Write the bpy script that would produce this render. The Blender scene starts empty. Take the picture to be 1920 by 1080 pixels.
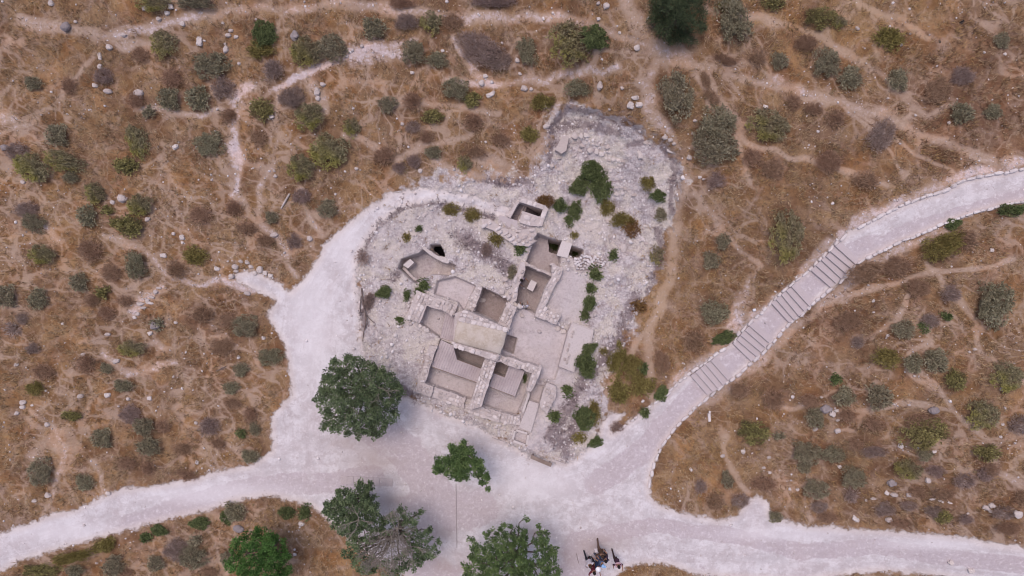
import bpy, bmesh, math, random
import numpy as np
from mathutils import Vector, Matrix

# ------------------------------------------------------------------ camera, light, exposure
H = 33.0                      # flying height of the camera (m)
F = 1056.0                    # focal length in pixels of the 1920 px wide picture
scene = bpy.context.scene
cam_data = bpy.data.cameras.new('camera'); cam = bpy.data.objects.new('camera', cam_data)
scene.collection.objects.link(cam); scene.camera = cam
cam.location = (0, 0, H); cam.rotation_euler = (0, 0, 0)
cam_data.sensor_width = 36.0; cam_data.lens = 36.0 * F / 1920.0
cam_data.clip_start = 0.1; cam_data.clip_end = 3000.0

SUN_EL, SUN_AZ = math.radians(72), math.radians(-35)     # azimuth measured from +Y (top of the photo) towards +X
world = bpy.data.worlds.new('World'); scene.world = world; world.use_nodes = True
wn = world.node_tree.nodes; wl = world.node_tree.links
bg = wn['Background']; sky = wn.new('ShaderNodeTexSky')
sky.sky_type = 'NISHITA'; sky.sun_disc = False
sky.sun_elevation = SUN_EL; sky.sun_rotation = SUN_AZ
sky.air_density = 1.0; sky.dust_density = 4.0; sky.ozone_density = 0.6
tint = wn.new('ShaderNodeMix'); tint.data_type = 'RGBA'; tint.blend_type = 'MULTIPLY'; tint.inputs[0].default_value = 1.0; tint.inputs[7].default_value = (1.02, .965, .99, 1)
wl.new(sky.outputs[0], tint.inputs[6]); wl.new(tint.outputs[2], bg.inputs[0]); bg.inputs[1].default_value = 0.15
sd = bpy.data.lights.new('sun', 'SUN'); sd.energy = 0.9; sd.angle = math.radians(25); sd.color = (1.0, 0.91, 0.86)
sun = bpy.data.objects.new('sun', sd); scene.collection.objects.link(sun)
dirv = Vector((math.sin(SUN_AZ)*math.cos(SUN_EL), math.cos(SUN_AZ)*math.cos(SUN_EL), math.sin(SUN_EL)))
sun.rotation_euler = dirv.to_track_quat('Z', 'Y').to_euler()
sun.location = dirv * 60
scene.view_settings.view_transform = 'Standard'; scene.view_settings.look = 'None'
scene.view_settings.gamma = 1.0; scene.view_settings.exposure = 0.08
scene.cycles.filter_width = 1.05; scene.cycles.max_bounces = 5; scene.cycles.diffuse_bounces = 3

random.seed(7); RNG = np.random.default_rng(11)
COL = scene.collection

# ------------------------------------------------------------------ small numeric helpers
def smooth(t): t = np.clip(t, 0, 1); return t*t*(3-2*t)
def _hash(ix, iy, seed):
    h = (ix.astype(np.int64)*374761393 + iy.astype(np.int64)*668265263 + seed*1442695041) & 0xffffffff
    h = ((h ^ (h >> 13))*1274126177) & 0xffffffff
    h = h ^ (h >> 16)
    return (h & 0xffff)/65535.0
def vnoise(x, y, seed=0):
    x = np.asarray(x, float); y = np.asarray(y, float)
    ix = np.floor(x); iy = np.floor(y); fx = smooth(x-ix); fy = smooth(y-iy)
    a = _hash(ix, iy, seed); b = _hash(ix+1, iy, seed); c = _hash(ix, iy+1, seed); d = _hash(ix+1, iy+1, seed)
    return (a*(1-fx)+b*fx)*(1-fy)+(c*(1-fx)+d*fx)*fy
def fbm(x, y, seed=0, octv=4):
    s = 0; a = 0.5; t = 0
    for k in range(octv):
        s = s + a*vnoise(np.asarray(x)*2**k+17.3*k, np.asarray(y)*2**k-9.1*k, seed+k); t += a; a *= .5
    return s/t
def seg_dist(px, py, pts, closed=False):
    d = np.full(np.shape(px), 1e9)
    n = len(pts)
    for i in range(n if closed else n-1):
        ax, ay = pts[i]; bx, by = pts[(i+1) % n]
        ex, ey = bx-ax, by-ay
        t = np.clip(((px-ax)*ex+(py-ay)*ey)/(ex*ex+ey*ey+1e-9), 0, 1)
        d = np.minimum(d, np.hypot(px-ax-t*ex, py-ay-t*ey))
    return d
def inside(px, py, pts):
    r = np.zeros(np.shape(px), bool); n = len(pts)
    for i in range(n):
        ax, ay = pts[i]; bx, by = pts[(i+1) % n]
        c = ((ay > py) != (by > py))
        with np.errstate(divide='ignore', invalid='ignore'):
            xi = (bx-ax)*(py-ay)/((by-ay) if by != ay else 1e-9)+ax
        r ^= c & (px < xi)
    return r
def sdf(px, py, pts):
    """signed distance, negative inside"""
    d = seg_dist(px, py, pts, True)
    return np.where(inside(px, py, pts), -d, d)

# ------------------------------------------------------------------ lie of the land (all positions come from survey units: 32 per metre at level 0)
R = 0.13
STAIRS = [  # bottom flight first; each line is the front edge of one step (left end, right end)
 [((1295,704.4),(1326.5,740.6)),((1304.3,698),(1336.7,735)),((1313.5,690.6),(1346.9,729.4)),((1322.8,683.1),(1356.1,723)),((1333,676.7),(1365.4,713.7))],
 [((1374.6,644.3),(1408.9,677.6)),((1381.1,636.9),(1420,670.2)),((1388.5,628.5),(1427.4,660.9)),((1396.9,619.3),(1434.8,651.7)),((1405.2,610.9),(1442,643))],
 [((1446,568),(1480,605)),((1455,560.8),(1489,600)),((1465,552.5),(1498.3,593.3)),((1474.2,545),(1508.5,584)),((1484.2,537.5),(1518.5,575))],
 [((1520.8,506.7),(1558.3,539.2)),((1530,497.5),(1567.5,530.8)),((1540,487.5),(1577.5,522.5)),((1549,480.8),(1586.7,513.3)),((1557.5,471.7),(1595.8,503.3)),((1566.7,461.7),(1604.7,495.8))]]
def s_of(px, py): return (px-1290)*0.757-(py-730)*0.653
_sx, _sz = [-60, 0], [0.0, 0.0]
_n = 0
for fl in STAIRS:
    for k, (a, b) in enumerate(fl):
        s = s_of((a[0]+b[0])/2, (a[1]+b[1])/2)
        _sx.append(s); _sz.append(_n*R-0.05); _n += 1
    _sx.append(s+9); _sz.append(_n*R)
    if fl is STAIRS[0]: _sz[1] = 0.0
_sx += [700, 1400]; _sz += [_n*R+0.5, _n*R+0.9]
_o = np.argsort(_sx); _sx = np.array(_sx)[_o]; _sz = np.array(_sz)[_o]
LEFT_KERB = [(1960,310),(1913,318),(1880,325),(1847,330),(1813,337),(1763,360),(1723,372),(1690,385),(1657,402),(1620,422),(1590,437),(1570,453),(1557,467),(1533,490),(1520,503),(1483,533),(1467,547),(1447,565),(1423,590),(1403,608),(1383,628),(1375,642),(1355,655),(1333,672),(1303,692),(1280,710),(1250,738)]
RIGHT_KERB = [(1960,374),(1903,381),(1867,388),(1813,403),(1767,420),(1727,438),(1677,458),(1640,477),(1605,495),(1580,523),(1560,540),(1520,573),(1500,592),(1480,605),(1467,620),(1447,643),(1427,663),(1408,680),(1390,697),(1363,717),(1330,742),(1300,767),(1275,792),(1260,810),(1240,837),(1230,857),(1222,883),(1218,908)]
CORR = LEFT_KERB + RIGHT_KERB[::-1]
def z_base(px, py):
    px = np.asarray(px, float); py = np.asarray(py, float)
    s = s_of(px, py)
    prof = np.interp(s, _sx, _sz)
    soft = 2.75*smooth((s-10)/400)+np.clip((s-410)/1500, 0, 1)
    cd = sdf(px, py, CORR) if px.size < 2e7 else 0
    w = smooth((cd-2)/60)
    east = smooth((px-1090-0.25*(py-500))/190)
    z = (prof*(1-w)+soft*w)*east
    north = smooth((470-py+0.12*(px-900))/600)*smooth((1500-px)/500)
    z = z+1.3*north*np.clip((1000-py)/1000, 0, 1)
    x = px/32; y = py/32
    und = (fbm(x/5.5, y/5.5, 3, 3)-.5)*0.55+(fbm(x/1.6, y/1.6, 9, 2)-.5)*0.16
    return z+und*und_mask(px, py, cd)
def und_mask(px, py, cd):
    m = smooth((cd-4)/50)                       # level on the stepped path
    c = seg_dist(px, py, [(560,870),(760,900),(1000,900),(1150,900),(1200,980)])
    m = m*(0.15+0.85*smooth((c-90)/200))
    c = seg_dist(px, py, [(860,640),(1000,600)])
    return m*(0.1+0.9*smooth((c-120)/150))
# cached table of the base height for quick look-up
_gx = np.arange(-300, 2221, 6.0); _gy = np.arange(-300, 1381, 6.0)
_GZ = z_base(*np.meshgrid(_gx, _gy))
def zb(px, py):
    px = np.clip(np.asarray(px, float), -299, 2213); py = np.clip(np.asarray(py, float), -299, 1373)
    i = (px+300)/6; j = (py+300)/6; i0 = i.astype(int); j0 = j.astype(int); fi = i-i0; fj = j-j0
    return ((_GZ[j0, i0]*(1-fi)+_GZ[j0, i0+1]*fi)*(1-fj)+(_GZ[j0+1, i0]*(1-fi)+_GZ[j0+1, i0+1]*fi)*fj)
def W(px, py, z):
    """site coordinates + height -> world"""
    k = (H-z)/F
    return Vector(((px-960)*k, (540-py)*k, z))
def P(px, py, dz=0.0): return W(px, py, float(zb(px, py))+dz)

# ------------------------------------------------------------------ sunken rooms and raised ground (site polygons, change of level)
ROOM_OPEN1 = [(850,650),(911,670),(902.5,692),(857,674.5)]
ROOM_OPEN2 = [(932.2,678.9),(954.4,685.6),(946.7,707.8),(925.6,700)]
ROOM_BUILD = [(826,637),(849,648),(911,670),(925,690),(894,717),(884,749),(873,747),(796,719),(809,686)]
ROOM_BUILD2 = [(932,679),(998,699),(992,722),(987,735),(970,779),(940,771),(903,760),(916,725)]
ROOM_G = [(905,539),(952.6,562.2),(934,606),(887.5,584.6)]
ROOM_E = [(984,497),(1034,519),(1008,580),(1000,590),(985,580),(962,562),(968,530)]
ROOM_F = [(1009,438),(1031,447),(1053,453),(1050,493),(1033,513),(987,493),(995,471),(1002,453)]
HOLLOW1 = [(1031,447),(1056,453),(1048,474),(1033,470)]
HOLLOW2 = [(1070,461),(1094,469),(1093,478),(1076,483),(1068,478)]
CAVE_COURT = [(753,486),(786,475),(797,465),(813.6,481.5),(839,491),(854,498),(843.7,516.5),(808,513.6),(778.6,531),(746.5,503)]
CAVE = [(806.8,459.2),(824.3,458.2),(832,470),(833,482.5),(820,479),(806,468)]
PIT_ST = [(973.3,378.9),(1017.8,393.3),(1013.3,405.6),(980,394.4),(970,415.6),(956.7,407.8)]
PIT_DEEP = [(990,383),(1017.8,393.3),(1013.3,405.6),(986,396.4)]
COURT_H = [(820,527),(854,519),(892,536),(878,562),(870,584),(858,566),(814,551)]
ROOM_B = [(800,571.7),(860,593),(848,640),(826,634),(788,607)]
COURT = [(954,618),(964,590),(975,576),(1003,585),(1003,595),(1042,609),(1066,622),(1048,688),(1040,712),(1012,712),(1015,689),(980,680),(938,665),(951,622)]
COURT_PIT = [(951,629),(969,635),(962,664),(942,656)]
BASIN = [(966,806),(991,813.5),(987,836),(960.5,826)]
SMALLB = [(995.6,720),(1020,723.3),(1011,755.6),(993,749)]
PITS = [(COURT_H,-0.35),(CAVE_COURT,-0.9),(CAVE,-1.0),(ROOM_B,-0.5),(ROOM_BUILD,-0.5),(ROOM_BUILD2,-0.42),
        (ROOM_OPEN1,-1.25),(ROOM_OPEN2,-1.15),(ROOM_G,-1.2),(ROOM_F,-0.9),(ROOM_E,-1.25),(HOLLOW1,-2.6),(HOLLOW2,-2.2),
        (PIT_ST,-0.55),(PIT_DEEP,-3.1),(COURT,-0.2),(COURT_PIT,-0.75),(BASIN,-0.16),(SMALLB,-0.22)]
RUBBLE = [(700,385),(760,352),(830,318),(905,322),(985,325),(1015,300),(1030,235),(1060,197),(1110,205),(1180,225),(1240,260),(1275,300),(1283,340),(1262,420),(1245,480),(1225,540),(1190,600),(1165,660),(1140,690),(1135,760),(1130,800),(1075,860),(1062,868),(1000,855),(895,795),(785,750),(760,745),(690,700),(678,637),(667,524),(671,483),(709,421)]
NECUT = [(1030,235),(1060,197),(1110,205),(1180,225),(1240,260),(1275,300),(1283,340),(1262,420),(1245,480),(1180,480),(1100,440),(1020,420),(1000,330)]
ROAD = [(-400,1090),(-60,1010),(0,997),(57,983),(87,968),(133,960),(190,933),(227,918),(300,910),(367,898),(400,885),(467,873),(510,847),(510,780),(547,740),(543,693),(533,647),(503,593),(517,563),(490,547),(447,530),(440,517),(473,507),(520,530),(545,547),(567,527),(597,487),(607,460),(637,433),(698,383),(736,362),(795,352),(860,362),(915,376),(963,393),(956,409),(936,403),(881,391),(819,376),(757,386),(709,421),(685,452),(671,483),(667,524),(674,569),(678,637),(690,690),(755,745),(785,752),(840,780),(895,797),(950,832),(1000,857),(1062,870),(1090,850),(1118,828),(1128,795),(1143,772),(1168,778),(1150,800),(1145,815),(1168,801),(1191,784),(1217,763),(1250,738),(1280,710),(1330,742),(1300,767),(1275,792),(1260,810),(1240,837),(1230,857),(1222,883),(1217,908),(1218,930),(1240,950),(1273,960),(1347,977),(1380,968),(1400,940),(1420,930),(1440,945),(1447,970),(1513,987),(1613,993),(1680,997),(1813,1007),(1847,1017),(1920,1027),(2300,1090),(2300,1180),(1920,1100),(1740,1076),(1640,1070),(1590,1076),(1500,1090),(1420,1084),(1300,1076),(1270,1062),(1223,1055),(1175,1062),(1150,1085),(1170,1400),(790,1400),(765,1082),(700,1045),(640,1003),(617,973),(583,947),(540,937),(500,928),(450,937),(400,953),(300,977),(217,1000),(97,1033),(33,1053),(0,1073),(-400,1180)]
TRAILS = [  # (points, half width, brightness 0..1 of chalk)
 ([(520,168),(560,145),(620,115),(660,100),(720,85),(780,76)],6,1.0),([(660,105),(700,97),(740,100),(765,112)],16,1.0),
 ([(180,75),(300,48),(350,35),(430,20),(520,18),(640,8),(700,12),(790,27),(850,32),(930,36),(1000,33),(1080,35),(1130,55),(1180,75),(1240,103),(1290,108)],9,.55),
 ([(850,75),(868,105),(885,135),(930,158),(970,156),(1020,150),(1070,137),(1130,132),(1160,120)],8,.65),([(838,145),(870,150),(930,160)],8,.8),
 ([(1170,-60),(1180,0),(1192,40),(1215,85),(1250,110)],14,.3),([(1215,85),(1250,112),(1300,125),(1370,140),(1440,155),(1480,172),(1550,190),(1640,210),(1700,235),(1770,265),(1820,290),(1860,310)],8,.35),
 ([(1460,150),(1500,172)],8,.75),
 ([(1330,15),(1400,30),(1470,45),(1540,75),(1600,110),(1650,140),(1700,190),(1740,215),(1790,200)],6,.25),
 ([(1320,130),(1345,180),(1370,210),(1390,250),(1420,275),(1480,290),(1550,310),(1600,330),(1660,350)],5,.2),
 ([(1300,140),(1330,195),(1380,240),(1400,290),(1412,350)],4,.2),([(1560,195),(1600,215),(1640,250),(1680,300),(1700,330)],4,.2),
 ([(1600,205),(1680,260),(1740,300),(1790,330)],4,.2),([(1650,140),(1690,165),(1710,195)],5,.2),([(1590,0),(1680,35),(1740,70)],7,.1),
 ([(1240,112),(1205,150),(1220,200),(1250,240),(1278,290),(1287,335)],9,.45),([(1283,330),(1264,420),(1262,500),(1240,560),(1222,620),(1215,700),(1225,745)],9,.28),
 ([(1215,620),(1180,665),(1150,720),(1142,745)],6,.25),([(1300,360),(1345,420),(1390,470),(1420,500),(1410,560),(1395,600)],5,.35),
 ([(1400,520),(1390,560),(1382,600),(1375,620)],10,.75),([(1400,610),(1440,580),(1480,540),(1510,510),(1545,470),(1575,445)],9,.6),
 ([(1575,440),(1610,420),(1650,400),(1700,375),(1760,350),(1830,325),(1915,305)],10,.8),([(1300,690),(1340,660),(1360,640)],9,.5),([(1245,735),(1290,700)],8,.6),
 ([(1290,775),(1340,745),(1400,700),(1440,665)],10,.45),([(1440,660),(1480,625),(1520,590),(1570,550),(1620,510)],9,.4),([(1620,500),(1680,470),(1750,440),(1780,425)],8,.5),
 ([(520,165),(480,190),(420,205),(380,215),(300,210),(250,200)],5,.5),([(435,190),(455,178),(475,162)],9,.8),
 ([(440,195),(438,250),(443,310),(440,360)],7,.65),([(437,270),(445,305)],11,.8),
 ([(530,170),(520,230),(515,300),(490,360),(490,400),(500,430),(530,460),(545,500),(560,520)],5,.5),
 ([(275,475),(290,500),(315,525),(370,533),(430,530),(480,540)],6,.75),([(200,440),(250,463),(275,475)],5,.4),([(50,400),(90,430),(110,450)],7,.55),
 ([(85,970),(105,910),(115,870),(120,830),(100,800),(60,770)],5,.6),([(60,850),(85,830),(115,835)],12,.35),
 ([(190,660),(220,690),(240,705),(300,690),(330,685)],6,.6),([(175,870),(192,890),(195,915),(190,935)],5,.45),
 ([(560,350),(580,400),(600,440)],5,.4),([(430,340),(470,395),(495,425)],5,.4),([(0,250),(60,225),(110,190),(135,150),(180,100)],4,.3),
 ([(310,60),(270,90),(240,85),(180,70),(120,55),(40,35)],8,.4),([(250,590),(262,575),(285,555),(300,540)],7,.6),([(255,650),(290,640),(305,660)],6,.5),([(0,215),(25,222)],9,.6),
 ([(1700,690),(1760,730),(1790,770),(1820,800),(1860,830),(1880,890),(1925,925)],5,.3),([(1740,640),(1700,660),(1760,725)],4,.15),
 ([(1580,560),(1650,540),(1720,520),(1800,505),(1900,490)],5,.2),([(1600,640),(1680,600),(1700,560)],5,.15),([(1740,500),(1790,560),(1830,600),(1840,660),(1925,720)],5,.2),
 ([(1350,800),(1370,880),(1400,925)],5,.25),([(1450,760),(1600,770),(1700,755),(1790,770)],5,.2),([(730,205),(760,190),(850,205),(930,210)],7,.35),
 ([(640,250),(700,270),(740,300),(800,270),(880,250)],5,.2),([(560,130),(600,170),(610,210)],7,.4),
 ([(990,330),(1000,300),(1020,250),(1050,195)],5,.5),([(820,310),(880,330),(960,335)],12,.35),([(900,300),(960,320)],12,.3)]
GREY = [([(240,985),(330,955),(430,925),(520,908),(620,905),(700,890)],20),([(1100,1010),(1230,985),(1400,1010),(1500,1035),(1640,1025),(1780,1045),(1930,1062)],15),
 ([(1120,905),(1200,850),(1290,755),(1340,700)],22),([(1340,700),(1400,645),(1460,590),(1540,510)],26),([(1600,475),(1640,460)],22),([(1640,462),(1700,432),(1800,398),(1930,362)],12),([(700,800),(760,850),(800,900),(850,960),(900,950)],34),([(780,960),(790,1100),(1100,1100),(1090,1040)],40)]
STAIN = [(700,860,52,30),(880,832,40,16),(735,940,28,14),(830,1000,26,14),(1000,1000,40,12),(850,1060,70,22),(1130,1020,60,14),(660,830,60,16),(1060,1040,25,30)]
# ------------------------------------------------------------------ object helpers
def tag(o, label=None, cat=None, group=None, kind=None):
    if label: o['label'] = label
    if cat: o['category'] = cat
    if group: o['group'] = group
    if kind: o['kind'] = kind
    return o
def empty(name, loc, label=None, cat=None, group=None, rz=0):
    o = bpy.data.objects.new(name, None); COL.objects.link(o); o.location = loc; o.rotation_euler = (0, 0, rz)
    o.empty_display_size = 0.2
    return tag(o, label, cat, group)
def link_mesh(name, me, parent=None, mats=()):
    o = bpy.data.objects.new(name, me); COL.objects.link(o)
    for m in mats:
        me.materials.append(m)
    if parent is not None:
        o.parent = parent
        o.matrix_parent_inverse = Matrix.Translation(parent.location).inverted() if parent.rotation_euler[2] == 0 else (Matrix.Translation(parent.location) @ Matrix.Rotation(parent.rotation_euler[2], 4, 'Z')).inverted()
    return o

class MB:
    """collects pieces of geometry (world or local space) and links them as one mesh"""
    def __init__(s): s.v = []; s.f = []; s.t = []; s.m = []; s.n = 0
    def add(s, verts, faces, tone=0.5, mat=0):
        verts = np.asarray(verts, float)
        s.v.append(verts)
        for f in faces: s.f.append([i+s.n for i in f]); s.m.append(mat)
        t = np.full(len(verts), tone) if np.isscalar(tone) else np.asarray(tone)
        s.t.append(t); s.n += len(verts)
    def box(s, c, sx, sy, sz, rz=0, tone=.5, mat=0, jit=0, tilt=0):
        p = np.array([(x, y, z) for z in (-.5, .5) for y in (-.5, .5) for x in (-.5, .5)])*(sx, sy, sz)
        if jit: p = p+RNG.uniform(-jit, jit, p.shape)*(1, 1, .5)
        if tilt:
            a = tilt; p = p@np.array([[math.cos(a), 0, math.sin(a)], [0, 1, 0], [-math.sin(a), 0, math.cos(a)]])
        ca, sa = math.cos(rz), math.sin(rz)
        q = np.column_stack([p[:, 0]*ca-p[:, 1]*sa, p[:, 0]*sa+p[:, 1]*ca, p[:, 2]])+np.array(c)
        s.add(q, [(0, 2, 3, 1), (4, 5, 7, 6), (0, 1, 5, 4), (2, 6, 7, 3), (0, 4, 6, 2), (1, 3, 7, 5)], tone, mat)
    def prism(s, top, zbot, tone=.5, mat=0):
        n = len(top); a = np.array([tuple(p) for p in top]); b = a.copy(); b[:, 2] = zbot
        area = sum(a[i, 0]*a[(i+1) % n, 1]-a[(i+1) % n, 0]*a[i, 1] for i in range(n))
        if area < 0: a = a[::-1]; b = b[::-1]
        s.add(np.vstack([a, b]), [tuple(range(n))]+[(i, n+i, n+(i+1) % n, (i+1) % n) for i in range(n)], tone, mat)
    def tube(s, pts, radii, seg=6, tone=.5, mat=0):
        pts = [Vector(p) for p in pts]; rings = []
        for i, p in enumerate(pts):
            d = (pts[min(i+1, len(pts)-1)]-pts[max(i-1, 0)]).normalized()
            u = d.orthogonal().normalized(); w = d.cross(u)
            if i and rings:
                pass
            rings.append([p+(u*math.cos(2*math.pi*k/seg)+w*math.sin(2*math.pi*k/seg))*radii[i] for k in range(seg)])
        # keep rings aligned
        for i in range(1, len(rings)):
            best = min(range(seg), key=lambda o: sum((rings[i][(k+o) % seg]-pts[i]-(rings[i-1][k]-pts[i-1])).length for k in range(0, seg, 2)))
            rings[i] = [rings[i][(k+best) % seg] for k in range(seg)]
        v = [tuple(q) for r in rings for q in r]
        f = [(i*seg+k, i*seg+(k+1) % seg, (i+1)*seg+(k+1) % seg, (i+1)*seg+k) for i in range(len(rings)-1) for k in range(seg)]
        f += [tuple(range(seg))[::-1], tuple((len(rings)-1)*seg+k for k in range(seg))]
        s.add(v, f, tone, mat)
    def lump(s, c, sx, sy, sz, rz=0, tone=.5, mat=0, box=.55, rough=.13):
        v = ICO_V.copy()
        l = np.max(np.abs(v), axis=1)[:, None]
        v = v*(1-box)+(v/l)*box*.86
        v = v*(1+RNG.uniform(-rough, rough, (len(v), 1)))+RNG.uniform(-rough*.4, rough*.4, v.shape)
        v = v*(sx, sy, sz)
        ca, sa = math.cos(rz), math.sin(rz)
        q = np.column_stack([v[:, 0]*ca-v[:, 1]*sa, v[:, 0]*sa+v[:, 1]*ca, v[:, 2]])+np.array(c)
        s.add(q, ICO_F, tone, mat)
    def mesh(s, name, smooth_=False):
        me = bpy.data.meshes.new(name)
        V = np.vstack(s.v); me.from_pydata([], [], [])
        me.vertices.add(len(V)); me.vertices.foreach_set('co', V.ravel())
        ln = np.array([len(f) for f in s.f]); me.loops.add(int(ln.sum()))
        me.loops.foreach_set('vertex_index', np.concatenate([np.array(f) for f in s.f]).astype(np.int32))
        me.polygons.add(len(ln)); me.polygons.foreach_set('loop_start', np.concatenate([[0], np.cumsum(ln)[:-1]]).astype(np.int32))
        me.polygons.foreach_set('material_index', np.array(s.m, np.int32))
        me.update(calc_edges=True)
        me.polygons.foreach_set('use_smooth', np.full(len(ln), bool(smooth_)))
        a = me.attributes.new('tone', 'FLOAT', 'POINT'); a.data.foreach_set('value', np.concatenate(s.t).astype(np.float32))
        me.validate(); return me
    def build(s, name, mats, parent=None, smooth_=False):
        return link_mesh(name, s.mesh(name, smooth_), parent, mats if isinstance(mats, (list, tuple)) else [mats])
def _ico(sub):
    bm = bmesh.new(); bmesh.ops.create_icosphere(bm, subdivisions=sub, radius=1.0)
    bm.verts.ensure_lookup_table()
    v = np.array([tuple(x.co) for x in bm.verts]); f = [tuple(x.index for x in fa.verts) for fa in bm.faces]; bm.free()
    return v, f
ICO_V, ICO_F = _ico(2)      # 42 vertices
ICO3_V, ICO3_F = _ico(3)

# ------------------------------------------------------------------ materials
class N:
    def __init__(s, name, rough=0.9):
        s.mat = bpy.data.materials.new(name); s.mat.use_nodes = True
        s.t = s.mat.node_tree; s.n = s.t.nodes; s.b = s.n['Principled BSDF']
        s.b.inputs['Roughness'].default_value = rough; s.b.inputs['Specular IOR Level'].default_value = 0.15
        s.g = s.n.new('ShaderNodeNewGeometry'); s.pos = s.g.outputs['Position']
    def _in(s, sock, v):
        if isinstance(v, bpy.types.NodeSocket): s.t.links.new(v, sock)
        elif isinstance(v, tuple) and len(v) == 3 and sock.type == 'RGBA': sock.default_value = (*v, 1)
        else: sock.default_value = v
    def math(s, op, a, b=0.0, c=None, clamp=False):
        n = s.n.new('ShaderNodeMath'); n.operation = op; n.use_clamp = clamp; s._in(n.inputs[0], a); s._in(n.inputs[1], b)
        if c is not None: s._in(n.inputs[2], c)
        return n.outputs[0]
    def vmath(s, op, a, b=None):
        n = s.n.new('ShaderNodeVectorMath'); n.operation = op; s._in(n.inputs[0], a)
        if b is not None: s._in(n.inputs[3] if op == 'SCALE' else n.inputs[1], b)
        return n.outputs[0]
    def noise(s, scale, vec=None, detail=4, rough=.55, out=0, dist=0):
        n = s.n.new('ShaderNodeTexNoise'); s._in(n.inputs['Scale'], scale); n.inputs['Detail'].default_value = detail
        n.inputs['Roughness'].default_value = rough; n.inputs['Distortion'].default_value = dist
        s._in(n.inputs['Vector'], s.pos if vec is None else vec); return n.outputs[out]
    def voro(s, scale, vec=None, feature='F1', out='Distance', rand=1.0):
        n = s.n.new('ShaderNodeTexVoronoi'); n.feature = feature; s._in(n.inputs['Scale'], scale)
        n.inputs['Randomness'].default_value = rand
        s._in(n.inputs['Vector'], s.pos if vec is None else vec); return n.outputs[out]
    def step(s, v, a, b):
        n = s.n.new('ShaderNodeMapRange'); n.interpolation_type = 'SMOOTHSTEP'; s._in(n.inputs[0], v)
        s._in(n.inputs[1], a); s._in(n.inputs[2], b); return n.outputs[0]
    def mix(s, f, a, b, mode='MIX'):
        n = s.n.new('ShaderNodeMix'); n.data_type = 'RGBA'; n.blend_type = mode
        s._in(n.inputs[0], f); s._in(n.inputs[6], a); s._in(n.inputs[7], b); return n.outputs[2]
    def attr(s, name, out='Fac'):
        n = s.n.new('ShaderNodeAttribute'); n.attribute_name = name; return n.outputs[out]
    def rnd(s): return s.n.new('ShaderNodeObjectInfo').outputs['Random']
    def bump(s, h, strength=.5, dist=.05):
        n = s.n.new('ShaderNodeBump'); n.inputs['Strength'].default_value = strength; n.inputs['Distance'].default_value = dist
        s._in(n.inputs['Height'], h); s.t.links.new(n.outputs[0], s.b.inputs['Normal'])
    def done(s, col): s._in(s.b.inputs['Base Color'], col); return s.mat

def stone_mat(name, dark, mid, light, spot=.35, lich=.0):
    m = N(name); t = m.attr('tone'); n1 = m.noise(2.2); n2 = m.noise(14, detail=5); n3 = m.noise(45, detail=3)
    c = m.mix(m.step(t, .0, .55), dark, mid); c = m.mix(m.step(t, .5, 1.0), c, light)
    c = m.mix(m.math('MULTIPLY', m.step(n2, .52, .72), spot), c, (dark[0]*.7, dark[1]*.68, dark[2]*.68))
    c = m.mix(m.math('MULTIPLY', m.step(n1, .45, .7), .35), c, light)
    if lich: c = m.mix(m.math('MULTIPLY', m.step(n3, .55, .62), lich), c, (.09, .08, .075))
    m.bump(m.math('ADD', n2, m.math('MULTIPLY', n3, .4)), .6, .03)
    return m.done(c)
M_WALL = stone_mat('rubble_masonry', (.40, .34, .325), (.53, .46, .45), (.68, .61, .60), .4, .3)
M_ROCK = stone_mat('limestone_rock', (.36, .295, .275), (.485, .415, .395), (.62, .555, .535), .3, .25)
M_GREYROCK = stone_mat('grey_rock', (.19, .16, .165), (.29, .25, .255), (.38, .335, .34), .4, .3)
M_KERB = stone_mat('kerb_limestone', (.50, .445, .44), (.58, .52, .52), (.67, .615, .615), .2, .1)
M_BLOCK = stone_mat('dressed_limestone', (.46, .40, .38), (.55, .485, .47), (.64, .58, .57), .2, .15)
M_STEP = stone_mat('step_concrete', (.45, .39, .395), (.49, .425, .435), (.53, .465, .475), .3, .08)
M_DARKSTEP = stone_mat('worn_paving_slab', (.13, .108, .115), (.17, .14, .15), (.22, .185, .19), .3, .1)
M_PEBBLE = stone_mat('chalk_pebble', (.44, .38, .37), (.57, .51, .505), (.74, .69, .70), .15, .05)

def plaster_roof():
    m = N('roof_plaster'); n1 = m.noise(1.6, detail=6); n2 = m.noise(9, detail=5); v = m.voro(7)
    c = m.mix(m.step(n1, .36, .64), (.52, .455, .41), (.44, .37, .31))
    c = m.mix(m.math('MULTIPLY', m.step(n2, .48, .66), .6), c, (.56, .50, .44))
    c = m.mix(m.math('MULTIPLY', m.step(m.noise(26), .58, .68), .45), c, (.22, .17, .12))
    m.bump(n2, .5, .03); return m.done(c)
M_ROOF = plaster_roof()
def sheet_mat(name, a, b):
    m = N(name, .75); n1 = m.noise(1.4, detail=5); n2 = m.noise(12)
    c = m.mix(m.step(n1, .35, .68), a, b); c = m.mix(m.math('MULTIPLY', m.step(n2, .55, .7), .35), c, (.20, .16, .155))
    t = m.attr('tone'); c = m.mix(m.math('MULTIPLY', t, .30), c, (a[0]*.62, a[1]*.6, a[2]*.6))
    m.bump(n2, .3, .01); return m.done(c)
M_SHEET = sheet_mat('weathered_corrugated_sheet', (.40, .34, .35), (.47, .405, .415))
M_TIMBER = sheet_mat('weathered_timber', (.22, .165, .14), (.30, .235, .20))
def bark_mat(name, a, b):
    m = N(name); n = m.noise(6, detail=5); c = m.mix(m.step(n, .35, .65), a, b); m.bump(n, .6, .03); return m.done(c)
M_BARK = bark_mat('bark', (.10, .075, .06), (.19, .15, .13))
M_DEAD = bark_mat('bare_grey_wood', (.19, .165, .14), (.30, .265, .235))
M_STICK = bark_mat('dead_branch_wood', (.13, .095, .085), (.21, .16, .145))
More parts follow.
